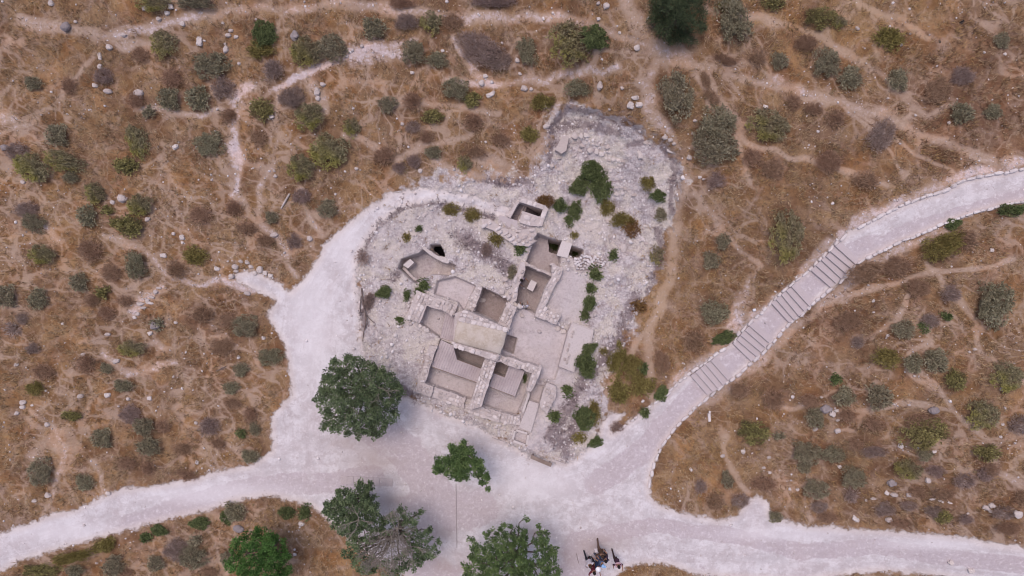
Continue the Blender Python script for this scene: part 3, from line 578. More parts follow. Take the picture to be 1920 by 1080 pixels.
# ------------------------------------------------------------------ what grows where (kind, x, y, rx, ry, turn in degrees) in site units
SH = """mx 307 82 24 24 0;mx 290 8 32 16 0;gg 368 6 33 14 0;dg 497 65 23 24 0;ol 487 95 22 14 0;mx 577 97 30 27 10;gg 620 92 30 24 -10;gg 397 123 34 24 0;pg 513 133 21 20 0;br 323 147 20 18 0;
br 130 160 16 15 0;gg 64 156 17 12 0;pg 418 164 22 21 0;gg 373 186 23 22 0;gg 319 188 21 20 0;br 257 188 16 16 0;pg 194 144 17 16 0;pg 547 183 25 24 0;yg 490 204 21 19 0;mx 582 220 28 25 -30;
gg 109 255 22 20 0;mx 259 266 19 32 -20;yg 238 311 21 16 0;gg 393 270 28 24 -20;br 485 259 16 15 0;pg 34 284 20 17 0;mx 66 314 38 25 25;mx 122 303 38 18 15;mx 566 316 25 25 0;mx 619 282 38 32 0;
br 264 104 17 14 0;br 430 218 17 14 0;mx 178 357 18 14 0;gg 135 332 15 12 0;gg 281 210 12 9 0;gg 702 53 23 18 0;pg 763 42 26 16 0;mx 808 43 18 18 0;br 850 43 19 18 0;pg 895 90 44 30 25;pg 930 112 30 24 30;
gg 988 97 18 27 -15;mx 1073 82 42 36 0;dg 1118 72 26 20 15;gg 776 100 22 24 0;gg 820 113 20 14 10;gg 856 168 25 21 20;yg 884 189 15 13 0;gg 728 197 18 15 0;br 772 190 20 16 0;yg 812 218 18 11 0;mx 659 239 16 15 0;
pg 773 238 13 12 0;pg 777 302 15 14 0;mx 870 307 14 14 0;gg 813 287 16 11 0;br 895 287 17 13 0;pg 750 315 13 11 0;gg 1087 166 27 17 0;ol 1017 192 18 14 0;br 720 293 22 16 -20;br 887 230 20 16 0;br 940 263 17 14 0;ol 993 253 15 13 0;
br 800 257 15 12 0;pg 927 4 42 14 0;br 752 8 30 10 0;gg 1265 180 29 42 -20;gg 1372 40 28 42 -20;yg 1365 14 16 12 0;yg 1448 7 18 12 0;yg 1537 33 25 17 0;mx 1571 43 13 10 0;br 1510 82 24 18 0;gg 1548 120 24 27 0;gg 1592 147 20 20 0;
gg 1460 115 15 14 0;br 1418 108 15 17 0;ol 1665 72 22 17 0;gg 1877 77 14 13 0;gg 1682 152 18 18 0;gg 1860 210 16 13 0;gg 1800 213 20 17 0;br 1757 170 28 22 -30;pg 1803 143 24 17 0;mx 1440 238 36 27 15;gg 1345 235 34 34 20;gg 1338 276 40 30 15;
pg 1652 255 24 32 20;br 1523 203 16 13 0;br 1487 193 14 14 0;br 1565 222 19 15 20;br 1412 297 16 20 -30;br 1450 317 24 20 0;br 1553 303 26 24 20;br 1620 337 22 17 0;pg 1342 337 17 15 0;br 1360 113 26 10 20;br 1333 183 17 11 30;br 1322 150 9 15 -10;
pg 52 395 26 18 15;gg 66 418 24 17 20;mx 181 367 17 16 0;gg 165 405 19 20 0;mx 265 384 24 20 0;yg 248 426 21 20 0;yg 217 417 10 9 0;yg 203 394 9 8 0;br 170 470 23 20 0;mx 82 478 26 18 10;gg 257 498 19 28 -10;gg 614 391 18 17 0;pg 565 368 16 15 0;
gg 510 407 13 11 0;pg 552 452 14 15 0;gg 150 530 18 17 0;gg 12 556 22 20 0;gg 72 560 18 20 0;yg 195 547 12 10 0;pg 42 597 13 12 0;pg 62 653 13 11 0;pg 25 617 12 11 0;mx 250 652 27 15 0;gg 295 606 11 11 0;gg 462 612 26 22 10;gg 200 690 13 9 15;
gg 453 693 15 13 0;gg 507 668 24 17 0;br 83 698 20 16 0;br 210 510 20 16 0;br 440 390 18 15 0;br 463 427 19 15 0;br 377 403 22 16 0;br 173 563 17 13 0;br 500 453 16 14 0;ol 367 480 20 16 0;br 333 505 22 17 0;br 235 563 16 13 0;br 200 587 16 13 0;
br 160 683 18 18 0;br 417 650 24 18 0;br 430 600 22 15 0;br 380 590 24 18 0;gg 233 722 19 11 0;pg 246 778 26 19 25;gg 272 800 20 16 20;gg 193 822 20 17 0;gg 281 836 22 16 15;gg 78 885 24 27 0;gg 160 903 18 15 0;yg 135 778 18 9 0;br 343 842 19 12 0;
pg 393 800 22 18 0;gg 478 803 10 14 -20;dg 454 812 9 8 0;gg 470 854 18 12 0;gg 435 727 16 12 0;ol 68 727 15 11 0;br 437 757 16 12 0;br 240 868 20 11 0;br 278 878 14 12 0;br 350 888 18 11 15;br 305 800 15 11 0;br 470 778 15 15 0;br 410 832 13 11 0;
dg 374 980 18 11 10;dg 425 970 10 13 -30;gg 441 957 21 18 0;dg 300 994 15 10 30;dg 275 1007 10 8 -20;ol 197 1022 19 13 -20;ol 143 1042 38 11 -12;dg 540 960 16 11 0;dg 572 960 11 12 0;pg 335 1032 32 22 20;gg 362 1043 28 22 20;gg 367 1012 12 12 0;gg 214 1060 20 20 0;gg 293 1055 16 14 0;
yg 80 1068 32 14 0;gg 143 1070 17 13 0;gg 428 1048 14 16 0;br 235 1072 16 10 0;br 393 1072 17 10 0;mx 1474 444 28 47 3;gg 1860 570 30 42 15;pg 1780 550 17 15 0;gg 1693 618 20 15 0;pg 1742 602 19 13 0;dg 1731 613 9 8 0;dg 1774 593 9 6 20;pg 1608 640 13 12 0;ol 1662 670 22 15 0;
gg 1711 682 16 16 0;gg 1752 677 23 19 0;yg 1790 713 16 17 0;mx 1888 708 27 25 0;dg 1567 710 11 8 -30;dg 1787 420 13 9 0;dg 1883 394 12 9 0;dg 1905 394 12 8 0;gg 1340 585 26 22 0;dg 1357 633 24 11 -20;gg 1333 487 17 15 0;gg 1355 453 13 14 0;br 1300 640 22 20 0;br 1620 510 34 20 -15;
ol 1770 460 36 22 -20;br 1680 500 30 22 0;br 1590 600 26 18 0;br 1720 540 24 18 0;br 1810 450 22 18 0;gg 1527 783 17 19 0;gg 1582 742 20 18 0;gg 1645 743 23 22 0;yg 1412 808 27 21 15;br 1518 752 20 14 0;yg 1732 812 37 28 -20;br 1730 788 28 18 -10;mx 1840 777 28 24 10;pg 1911 795 20 18 0;
gg 1510 848 28 23 15;gg 1560 850 24 16 0;gg 1508 876 13 11 0;pg 1640 846 24 14 0;br 1605 832 15 12 0;yg 1847 847 20 15 0;mx 1702 878 26 18 20;gg 1735 852 14 12 0;gg 1528 915 26 19 20;gg 1600 895 24 22 0;pg 1757 883 17 12 0;pg 1807 900 18 15 0;pg 1847 887 17 14 0;pg 1657 953 19 15 0;
pg 1707 948 15 10 0;yg 1768 967 14 11 0;pg 1750 958 15 11 0;pg 1880 960 20 13 0;gg 1453 968 14 10 0;pg 1595 925 12 12 0;pg 1537 950 15 12 0;pg 1313 913 13 14 0;gg 1362 898 11 17 -20;pg 1387 938 16 14 0;br 1767 925 17 13 0;gg 1460 817 10 7 0;br 1913 932 15 14 0;pg 1810 973 14 9 0;br 1723 922 18 11 0;
br 1340 940 20 16 0;br 1430 905 22 16 0;br 1385 730 20 15 0;br 1450 750 22 18 0;br 1590 780 15 14 0;br 1640 795 20 13 0;br 1860 880 16 13 0;br 1690 980 20 10 0;br 1550 970 20 10 0;br 1890 990 26 14 0;br 1260 1010 0 0 0;
dg 1111 322 24 21 0;dg 1085 350 17 17 0;dg 1128 352 22 23 0;ol 1139 388 12 16 -10;or 1021 377 14 11 0;dg 1049 386 13 13 0;dg 1078 393 13 17 10;dg 1067 414 8 9 0;ol 1076 441 6 6 0;ol 1168 412 20 13 0;or 1184 428 12 12 0;ol 1216 343 13 11 20;dg 1238 366 18 12 0;gg 1240 402 14 13 -20;mx 1234 481 14 18 -15;
dg 1150 479 9 9 0;dg 1116 513 12 12 0;dg 1107 541 9 9 0;dg 975 467 11 9 0;dg 719 548 14 11 0;ol 762 445 6 8 0;dg 786 429 7 5 0;dg 795 534 10 9 0;dg 785 548 8 8 0;dg 763 553 7 9 0;dg 750 600 8 6 0;dg 1106 569 12 15 20;dg 1097 590 9 10 0;dg 1104 652 15 10 -15;dg 1094 678 19 17 0;dg 1100 694 13 12 0;
dg 1064 732 10 10 0;dg 1040 780 10 10 0;dg 1096 783 20 24 15;ol 1114 772 10 20 0;ol 1087 820 10 9 0;dg 1116 828 14 9 -20;dg 1239 738 12 14 0;dg 1209 773 8 9 0;ol 1133 658 7 6 0;pg 1155 800 13 10 0;pg 680 483 10 12 0;pg 912 470 12 14 0;ol 846 393 15 11 0;ol 884 404 14 11 0;ol 932 447 11 10 0;gg 960 510 8 14 10;
ol 1158 676 16 30 8;ol 1185 690 18 24 0;ol 1160 735 18 20 0;dg 1206 690 8 11 0;ol 1205 722 20 20 0;br 1240 680 18 26 0;or 1198 573 12 9 0;dg 984 709 4 7 0;dg 999 712 5 4 0;dg 1041 461 9 8 0;dg 1080 474 9 6 0;dg 963 541 4 4 0;dg 857 669 3 3 0;pg 692 566 12 20 20"""
SHRUBS = []
for rec in SH.replace('\n', '').split(';'):
    k, *v = rec.split(); v = [float(q) for q in v]
    if v[2] > 0: SHRUBS.append((k, *v))

def leaf_cloud(n, clumps, leaf, width, spread, hgt, core=.8, seed=1, twig=False, mixgrad=False, flat=1.0):
    """dome of small pointed leaves gathered in clumps; unit radius in plan"""
    r = np.random.default_rng(seed)
    ang = r.uniform(0, 2*np.pi, clumps); rad = np.sqrt(r.uniform(0, 1, clumps))
    lim = .66+.5*vnoise(np.cos(ang)*2.1+seed*3.1, np.sin(ang)*2.1, seed)
    rad = rad*lim
    cz = hgt*np.sqrt(np.clip(1-(rad/1.05)**2, .02, 1))*r.uniform(.72, 1.0, clumps)
    C = np.column_stack([np.cos(ang)*rad, np.sin(ang)*rad, cz])
    ctone = r.uniform(.15, .85, clumps)
    w = r.integers(0, clumps, n)
    off = r.normal(0, 1, (n, 3)); off /= np.linalg.norm(off, axis=1)[:, None]; off[:, 2] = np.abs(off[:, 2])*.9+.05
    base = C[w]+off*spread*r.uniform(.1, .9, (n, 1))
    base[:, 2] = np.maximum(base[:, 2], .01)
    d = off+r.normal(0, .35, (n, 3)); d /= np.linalg.norm(d, axis=1)[:, None]
    L = leaf*r.uniform(.6, 1.3, (n, 1)); Wd = width*r.uniform(.7, 1.3, (n, 1))
    side = np.cross(d, r.normal(0, 1, (n, 3))); side /= np.linalg.norm(side, axis=1)[:, None]
    side[:, 2] *= .35
    tip = base+d*L; mid = base+d*L*.5
    V = np.stack([base, mid+side*Wd, tip, mid-side*Wd], 1).reshape(-1, 3)
    tone = np.repeat(np.clip(ctone[w]+r.normal(0, .16, n), 0, 1), 4)
    mb = MB()
    if core > 0:
        v = ICO3_V.copy(); keep = v[:, 2] > -.35
        v = v*(1+(.22*(fbm(v[:, 0]*2+seed, v[:, 1]*2+v[:, 2], seed)-.5)))[:, None]*(core, core, hgt*core)
        v[:, 2] = np.maximum(v[:, 2], -.12)
        mb.add(v, ICO3_F, .22)
    mb.v.append(V); mb.f += [[i*4+mb.n, i*4+1+mb.n, i*4+2+mb.n, i*4+3+mb.n] for i in range(n)]; mb.m += [0]*n; mb.t.append(tone); mb.n += len(V)
    me = mb.mesh('foliage')
    A = np.vstack(mb.v)
    a = me.attributes.new('mixv', 'FLOAT', 'POINT')
    g = np.clip((-A[:, 0]*.8-A[:, 1]*.9)*.9+.15+(vnoise(A[:, 0]*3, A[:, 1]*3, seed)-.5)*1.2, 0, 1)
    g[:len(A)-4*n] = 0
    a.data.foreach_set('value', (g if mixgrad else np.zeros(len(A))).astype(np.float32))
    return me
SIZES = [(0.40, 420, 26), (0.75, 1500, 60), (9, 3600, 120)]
_proto = {}
def shrub_mesh(kind, r, var):
    si = 0 if r < .40 else (1 if r < .75 else 2)
    key = (kind, si, var)
    if key not in _proto:
        nom = (.28, .58, .95)[si]; _, n, cl = SIZES[si]
        sd = sum(map(ord, kind))*7+si*31+var*5
        if kind in ('br', 'pg'):
            me = leaf_cloud(int(n*.75), cl, .21/nom, .018/nom, .24/nom, .24, .30, sd)
        elif kind == 'gg': me = leaf_cloud(int(n*.62), cl, .13/nom, .032/nom, .14/nom, .52, .55, sd)
        elif kind in ('mx', 'yg'): me = leaf_cloud(int(n*.62), cl, .13/nom, .034/nom, .15/nom, .52, .54, sd, mixgrad=(kind == 'mx'))
        elif kind == 'dg': me = leaf_cloud(int(n*.85), cl, .095/nom, .034/nom, .12/nom, .60, .72, sd)
        elif kind in ('or', 'ol'): me = leaf_cloud(int(n*.85), cl, .15/nom, .024/nom, .17/nom, .38, .52, sd)
        else: me = leaf_cloud(n, cl, .09/nom, .02/nom, .12/nom, .8, .75, sd)
        me.materials.append(LM[kind]); _proto[key] = me
    return _proto[key]
KINDW = {'mx': ('two_tone_shrub', 'olive yellow shrub'), 'yg': ('yellow_green_shrub', 'yellow green shrub'), 'gg': ('grey_green_shrub', 'grey green shrub'),
         'dg': ('green_bush', 'dark leafy bush'), 'pg': ('dry_shrub', 'purple grey shrub'), 'br': ('dry_shrub', 'rusty brown shrub'), 'or': ('orange_shrub', 'orange brown shrub'),
         'ol': ('olive_shrub', 'olive brown shrub')}
ITEMS = []      # (object, phrase, x, y) waiting for a label that singles it out
def size_word(r): return 'tiny' if r < 9.5 else 'small' if r < 15 else 'medium' if r < 21.5 else 'large' if r < 31 else 'very large'
GVIEW = None
def local_z(px, py):
    gx, gy, M = GVIEW
    return float(M['Z'][min(np.searchsorted(gy, py), len(gy)-1), min(np.searchsorted(gx, px), len(gx)-1)])
def shrubs():
    for i, (k, x, y, rx, ry, rot) in enumerate(SHRUBS):
        r = max(rx, ry)/32
        me = shrub_mesh(k, r, i % 3)
        nm, ph = KINDW[k]
        o = bpy.data.objects.new(nm, me); COL.objects.link(o)
        h = .45*min(rx, ry)/32*.62
        z = local_z(x, y)
        p = W(x, y, z+h*.6); o.location = (p.x, p.y, z-.02)
        flip = (i//3) % 4
        if k == 'mx': a = 0; o.rotation_euler = (0, 0, math.radians(-rot)); s = (rx/32*1.04, ry/32*1.04)
        else:
            o.rotation_euler = (0, 0, math.radians(-rot)+(flip % 2)*math.pi); q_ = .88 if k in ('br', 'pg') else 1.03 if k == 'gg' else 1.12; s = (rx/32*q_, ry/32*q_)
        if (int(x), int(y)) in ((1104, 652), (1094, 678), (1100, 694)): o.location.z += .38
        zs = min(1.3, (rx+ry)/64)*RNG.uniform(.85, 1.15)
        o.scale = (s[0], s[1], max(zs, .15))
        o['category'] = 'shrub'
        o['group'] = {'br': 'dry brown shrubs on the scrub slope', 'pg': 'dry brown shrubs on the scrub slope', 'dg': 'dark green leafy bushes', 'gg': 'grey green shrubs on the scrub slope', 'mx': 'olive and yellow green shrubs', 'yg': 'olive and yellow green shrubs', 'or': 'olive and orange low shrubs', 'ol': 'olive and orange low shrubs'}[k]
        ITEMS.append((o, size_word(math.sqrt(rx*ry))+' '+ph, x, y))

# ------------------------------------------------------------------ trees
def crown_mesh(poly, cz, hh, n_clump, kind, seed, holes=(), leaf=.10, per=34, rad=.17, sprigs=(), long=False, base=(0, 0, 0), tint=None):
    r = np.random.default_rng(seed)
    xs = [p[0] for p in poly]; ys = [p[1] for p in poly]
    pts = []
    Rm = -float(sdf(np.array([np.mean(xs)]), np.array([np.mean(ys)]), poly)[0]); Rm = max(Rm, 18)
    while len(pts) < n_clump:
        x = r.uniform(min(xs), max(xs), 800); y = r.uniform(min(ys), max(ys), 800)
        s = -sdf(x, y, poly)+(vnoise(x/11, y/11, seed)-.5)*20
        ok = (s > 1.5)
        for hp in holes: ok &= ~inside(x, y, hp)
        ok &= (vnoise(x/15, y/15, seed+5) > .08)
        for a, b, c in zip(x[ok], y[ok], s[ok]):
            t = min(1, c/Rm); lump = (float(vnoise(a/14, b/14, seed+9))-.5)*hh*.55
            z = cz-hh*.35+hh*math.sqrt(max(0, 1-(1-t)**2))+lump-abs(r.normal(0, 1))*hh*.22
            pts.append((a, b, z))
            if len(pts) >= n_clump: break
    for a, b, dz in sprigs: pts += [(a+r.normal(0, 1.6), b+r.normal(0, 1.6), cz+dz) for _ in range(3)]
    C = np.array([tuple(W(a, b, z)) for a, b, z in pts])
    n = len(C)*per; w = np.repeat(np.arange(len(C)), per)
    off = r.normal(0, 1, (n, 3)); off /= np.linalg.norm(off, axis=1)[:, None]
    off[:, 2] = np.where(off[:, 2] < -.3, -off[:, 2], off[:, 2])
    ctone = np.clip(r.uniform(.1, .9, len(C)), 0, 1); csz = r.uniform(.75, 1.3, len(C))
    B = C[w]+off*rad*csz[w][:, None]*r.uniform(.15, .8, (n, 1))
    d = off+r.normal(0, .4, (n, 3)); d[:, 2] += .15; d /= np.linalg.norm(d, axis=1)[:, None]
    L = leaf*r.uniform(.7, 1.3, (n, 1)); Wd = (leaf*(.10 if long else .30))*r.uniform(.8, 1.2, (n, 1))
    if long: L *= 1.9
    side = np.cross(d, np.tile([0, 0, 1.], (n, 1))+r.normal(0, .5, (n, 3))); side /= np.linalg.norm(side, axis=1)[:, None]
    V = np.stack([B, B+d*L*.45+side*Wd, B+d*L, B+d*L*.45-side*Wd], 1).reshape(-1, 3)
    mb = MB(); mb.v.append(V); mb.n = len(V); mb.f = [[i*4, i*4+1, i*4+2, i*4+3] for i in range(n)]; mb.m = [0]*n
    mb.t.append(np.repeat(np.clip(ctone[w]+r.normal(0, .17, n), 0, 1), 4))
    return mb, C
def limb(mb, a, b, r0, r1, sag=.12, seg=6, n=5):
    a, b = Vector(a), Vector(b); pts = []; L = (b-a).length
    for i in range(n+1):
        t = i/n; q = a.lerp(b, t); q.z += math.sin(math.pi*t)*L*sag
        if 0 < i < n: q += Vector(RNG.normal(0, 1, 3))*L*.035
        pts.append(q)
    mb.tube(pts, [r0+(r1-r0)*i/n for i in range(n+1)], seg, tone=.5)
    return pts
def branching(mb, p, d, L, r, depth, spread=.55, up=.0):
    r = max(r, .0075); q = p+d*L; pts = [p, p+d*L*.5+Vector(RNG.normal(0, 1, 3))*L*.06, q]
    mb.tube(pts, [r, r*.85, r*.65], 5 if depth > 1 else 4)
    if depth <= 0: return
    for k in range(3 if depth > 1 else RNG.integers(2, 4)):
        nd = (d+Vector(RNG.normal(0, 1, 3))*spread+Vector((0, 0, up))).normalized()
        st = q if k else p+d*L*RNG.uniform(.5, .85)
        branching(mb, st, nd, L*RNG.uniform(.6, .85), r*.62, depth-1, spread, up)
def tree(name, label, cat, poly, cz, hh, n, kind, seed, trunk_r=.16, bare=None, group='trees around the plaza', **kw):
    cx = (min(p[0] for p in poly)+max(p[0] for p in poly))/2; cy = (min(p[1] for p in poly)+max(p[1] for p in poly))/2
    top = W(cx, cy, cz); gz = float(zb(960+(cx-960)*.9, 540+(cy-540)*.9)); base = Vector((top.x, top.y, gz))
    e = empty(name, base, label, cat, group)
    mb, C = crown_mesh(poly, cz, hh, n, kind, seed, **kw)
    me = mb.mesh('crown'); 
    link_mesh('crown', me, e, [LM[kind]])
    tb = MB(); fork = base+Vector((RNG.normal(0, .1), RNG.normal(0, .1), (cz-gz)*.38))
    tb.tube([base+Vector((0, 0, -.15)), base+Vector((0, 0, .12)), base.lerp(fork, .5)+Vector((.05, -.04, 0)), fork], [trunk_r*1.5, trunk_r*1.12, trunk_r*.95, trunk_r*.9], 9)
    far = C[np.argsort(-np.linalg.norm(C[:, :2]-np.array([base.x, base.y]), axis=1))]
    sel = list(far[:len(far)//3:max(1, len(far)//40)])+list(C[::max(1, len(C)//14)])
    for c in sel:
        limb(tb, fork+Vector(RNG.normal(0, .04, 3)), Vector(c)-Vector((0, 0, .08)), trunk_r*.42, .018, .02)
    tb.build('trunk', M_BARK, e, True)
    if bare:
        bb = MB()
        for (bx, by, dz, cnt, L, sp) in bare:
            p0 = W(bx, by, cz+dz)
            limb(bb, fork, p0, trunk_r*.45, .035)
            for k in range(cnt):
                a = 2*math.pi*k/cnt+RNG.uniform(-.3, .3)
                branching(bb, p0, Vector((math.cos(a), math.sin(a), RNG.uniform(.1, .7))).normalized(), L, .024, 3 if cnt < 6 else 4, sp, .02)
        bb.build('bare_branches', M_DEAD, e)
    return e
def trees():
    tree('round_tree', 'round dark green leafy tree at the left corner of the ruin, standing on white chalk', 'tree',
         [(645,662),(672,668),(700,672),(730,690),(748,705),(757,730),(745,762),(748,785),(735,800),(705,815),(690,822),(665,815),(632,820),(610,800),(600,775),(590,750),(597,725),(605,700),(622,680),(640,672)],
         3.0, 1.5, 760, 'tree', 3, .17, bare=[(712,728,.8,3,.36,.45),(655,770,.55,3,.3,.4)])
    tree('plaza_tree', 'small green tree alone in the middle of the pale plaza', 'tree',
         [(815,870),(822,852),(840,848),(855,832),(870,826),(888,832),(897,850),(905,870),(915,885),(920,905),(912,912),(900,898),(885,888),(872,900),(850,908),(830,895),(813,885)],
         2.6, .9, 300, 'fig', 5, .10, sprigs=[(915,914,-.1),(822,868,0)], rad=.15, per=32)
    tree('leafy_tree', 'dark green tree with grey limbs showing, on the lower left rim of the plaza', 'tree',
         [(605,949),(626,926),(648,909),(677,902),(691,909),(698,928),(713,938),(713,959),(720,981),(703,1000),(680,1012),(650,1010),(636,995),(622,981),(610,962)],
         2.8, 1.1, 380, 'tree', 8, .13, bare=[(672,975,.75,4,.42,.35)], sprigs=[(676,903,0)])
    tree('half_bare_tree', 'half bare tree with a tangle of grey branches at the bottom of the photo', 'tree',
         [(720,975),(744,950),(787,958),(789,983),(811,995),(808,1010),(825,1019),(813,1048),(782,1072),(744,1085),(672,1075),(643,1034),(648,1005),(700,996)],
         2.6, 1.0, 300, 'tree', 13, .14, bare=[(745,990,.7,6,.42,.45),(735,1025,.8,7,.45,.5),(715,1045,.7,7,.45,.5),(770,1025,.6,4,.45,.45),(700,1030,.5,6,.36,.5)],
         holes=[[(712,1005),(755,990),(765,1020),(745,1045),(710,1050),(690,1030)]], sprigs=[(806,992,0),(822,1015,-.1),(790,960,0)])
    tree('spreading_tree', 'wide green tree with separate leaf rosettes cut by the bottom edge, left of the people', 'tree',
         [(866,1067),(880,1034),(880,1007),(909,1000),(935,995),(960,990),(993,996),(995,1015),(1007,990),(1024,993),(1046,1005),(1050,1043),(1053,1080),(1045,1125),(960,1150),(880,1120)],
         3.0, 1.3, 760, 'fig', 17, .16, holes=[[(996,1012),(982,1045),(1003,1048),(1004,1020)]], rad=.15, per=32, sprigs=[(945,984,.1),(988,973,.2),(938,992,0),(958,986,0),(1010,986,.1)])
    tree('bright_tree', 'bright green round tree at the bottom edge, left of the white path fork', 'tree',
         [(487+62*math.cos(a)*(1+.06*math.sin(5*a)), 1047+57*math.sin(a)*(1+.07*math.cos(4*a))) for a in np.linspace(0, 2*math.pi, 26)[:-1]],
         2.2, 1.2, 430, 'bright', 23, .13, rad=.16, per=36, leaf=.09)
    tree('dark_treetop', 'very dark fine leaved tree cut by the top edge of the photo', 'tree',
         [(1272+57*math.cos(a)*(1+.05*math.sin(4*a)), 26+54*math.sin(a)*(1+.06*math.cos(5*a))) for a in np.linspace(0, 2*math.pi, 26)[:-1]],
         4.0, 1.7, 420, 'pine', 29, .2, group='trees above the upper trail', rad=.2, per=36, leaf=.1, long=True)
    tree('small_tree', 'blue green low tree with a spreading crown near the upper right corner', 'tree',
         [(1690,80),(1705,62),(1735,62),(1760,75),(1775,92),(1765,112),(1745,128),(1722,122),(1700,105)], 1.9, .7, 130, 'blue', 31, .08, group='trees above the upper trail', per=30)
    tree('small_tree', 'blue green narrow tree just above the low spreading one near the upper right corner', 'tree',
         [(1752,55),(1762,35),(1778,32),(1790,50),(1790,75),(1775,88),(1758,80)], 1.8, .7, 70, 'blue', 37, .07, group='trees above the upper trail', per=28)
# ------------------------------------------------------------------ masonry of the ruin
def world_poly(poly, z): return [W(x, y, z) for x, y in poly]
def in_poly_w(x, y, wp): return inside(x, y, [(p.x, p.y) for p in wp])
def stones_on(mb, wp, z, size, lo=.35, hi=.75, flat=.28, box=.82, edge=.02):
    xs = [p.x for p in wp]; ys = [p.y for p in wp]
    pl = [(p.x, p.y) for p in wp]
    # rows follow the longest side of the wall
    L = [((wp[(i+1) % len(wp)]-wp[i]).length, i) for i in range(len(wp))]; i = max(L)[1]
    d = (wp[(i+1) % len(wp)]-wp[i]); rz = math.atan2(d.y, d.x); ca, sa = math.cos(rz), math.sin(rz)
    cx, cy = np.mean(xs), np.mean(ys); R_ = max(max(xs)-min(xs), max(ys)-min(ys))
    v = -R_
    while v < R_:
        sv = size*RNG.uniform(.7, 1.15); u = -R_+RNG.uniform(0, size)
        while u < R_:
            su = size*RNG.uniform(.6, 1.8)
            a, b = u+su/2, v+sv/2; x = cx+a*ca-b*sa; y = cy+a*sa+b*ca
            if float(sdf(np.array([x]), np.array([y]), pl)[0]) < -edge-size*.15 and RNG.random() > .06:
                mb.lump((x, y, z-size*flat*.55+RNG.uniform(-.02, .02)+(RNG.random() < .25)*RNG.uniform(.02, .09)), su*.49, sv*.49, size*flat, rz+RNG.normal(0, .10), RNG.uniform(lo-.2, hi+.25), 0, box, .16)
            u += su*1.02
        v += sv*1.02
def side_stones(mb, wp, ztop, zbot, size):
    n = len(wp); area = sum(wp[i].x*wp[(i+1) % n].y-wp[(i+1) % n].x*wp[i].y for i in range(n))
    for i in range(n):
        a, b = wp[i], wp[(i+1) % n]; d = b-a; L = math.hypot(d.x, d.y)
        if L < .15: continue
        rz = math.atan2(d.y, d.x); zc = ztop
        nx_, ny_ = (d.y/L, -d.x/L) if area > 0 else (-d.y/L, d.x/L)
        while zc > zbot+.05:
            h = min(size*RNG.uniform(.7, 1.0), zc-zbot); u = RNG.uniform(-.1, .0)
            while u < L-.05:
                l = min(size*RNG.uniform(.9, 1.9), L-u+.03)
                m_ = (u+l/2)/L; x = a.x+d.x*m_-nx_*.07; y = a.y+d.y*m_-ny_*.07
                mb.lump((x, y, zc-h/2), l*.5, .09, h*.49, rz+RNG.normal(0, .03), RNG.uniform(.2, .8), 0, .72, .08)
                u += l*1.02
            zc -= h*1.01
def ragged(poly, step=9, j=1.3):
    out = []
    for a, b in zip(poly, poly[1:]+poly[:1]):
        n = max(1, int(math.hypot(b[0]-a[0], b[1]-a[1])/step))
        for k in range(n): out.append((a[0]+(b[0]-a[0])*k/n+RNG.normal(0, j)*(.35 if k == 0 else 1)*.7, a[1]+(b[1]-a[1])*k/n+RNG.normal(0, j)*(.35 if k == 0 else 1)*.7))
    return out
def wall(name, label, poly, dz, depth=1.2, size=.22, cat='stone wall', mat=None, group='stone walls of the ruin', sides=True, tops=True, base=0.4, plaster=None, parent=None):
    zc = float(np.mean([zb(*p) for p in poly])); z = zc+dz
    poly = ragged(poly); wp = world_poly(poly, z); zb_ = zc-depth
    c = W(np.mean([p[0] for p in poly]), np.mean([p[1] for p in poly]), z)
    mb = MB(); mb.prism([p-Vector((0, 0, .03)) for p in wp], zb_, base)
    if tops: stones_on(mb, wp, z, size*.8) if size < .32 else stones_on(mb, wp, z+.02, size*.8, flat=.5, box=.45)
    if sides: side_stones(mb, wp, z-.02, zb_, size*.85)
    o = mb.build(name, mat or M_WALL, parent)
    if parent is None: tag(o, label, cat, group)
    return o
def clip_half(poly, nx, ny, c, keep):
    """keep the side where (n.p - c)*keep <= 0"""
    out = []
    for i in range(len(poly)):
        a, b = poly[i], poly[(i+1) % len(poly)]
        da = (a[0]*nx+a[1]*ny-c)*keep; db = (b[0]*nx+b[1]*ny-c)*keep
        if da <= 0: out.append(a)
        if (da < 0 < db) or (db < 0 < da):
            t = da/(da-db); out.append((a[0]+(b[0]-a[0])*t, a[1]+(b[1]-a[1])*t))
    return out
def corrugated(polys, z, ang, pitch=.15, amp=.022, name='roof_sheet', parent=None, mat=None, thick=.012):
    """polys: convex world xy polygons; ridges run along ang"""
    nx, ny = -math.sin(ang), math.cos(ang); mb = MB()
    for pl in polys:
        ds = [p[0]*nx+p[1]*ny for p in pl]; k0 = math.floor(min(ds)/pitch*3)
        k = k0
        while k*pitch/3 < max(ds):
            a, b = k*pitch/3, (k+1)*pitch/3
            q = clip_half(clip_half(pl, nx, ny, b, 1), nx, ny, a, -1)
            if len(q) >= 3:
                hz = lambda p: amp*(1, -1, -1)[0 if False else 0]*math.cos((p[0]*nx+p[1]*ny)/pitch*2*math.pi)
                top = np.array([(p[0], p[1], z+hz(p)) for p in q])
                ar = sum(q[i][0]*q[(i+1) % len(q)][1]-q[(i+1) % len(q)][0]*q[i][1] for i in range(len(q)))
                if ar < 0: top = top[::-1]
                bot = top.copy(); bot[:, 2] -= thick; n = len(q)
                # each sheet has its own shade
                sheet = int(k//18); tn = (.15, .5, .0, .35, .65)[sheet % 5]+(0 if k % 3 else .15)
                mb.add(np.vstack([top, bot]), [tuple(range(n)), tuple(range(2*n-1, n-1, -1))]+[(i, n+i, n+(i+1) % n, (i+1) % n) for i in range(n)], tn)
            k += 1
    return mb.build(name, mat or M_SHEET, parent)
def wxy(pts, z): return [(W(x, y, z).x, W(x, y, z).y) for x, y in pts]
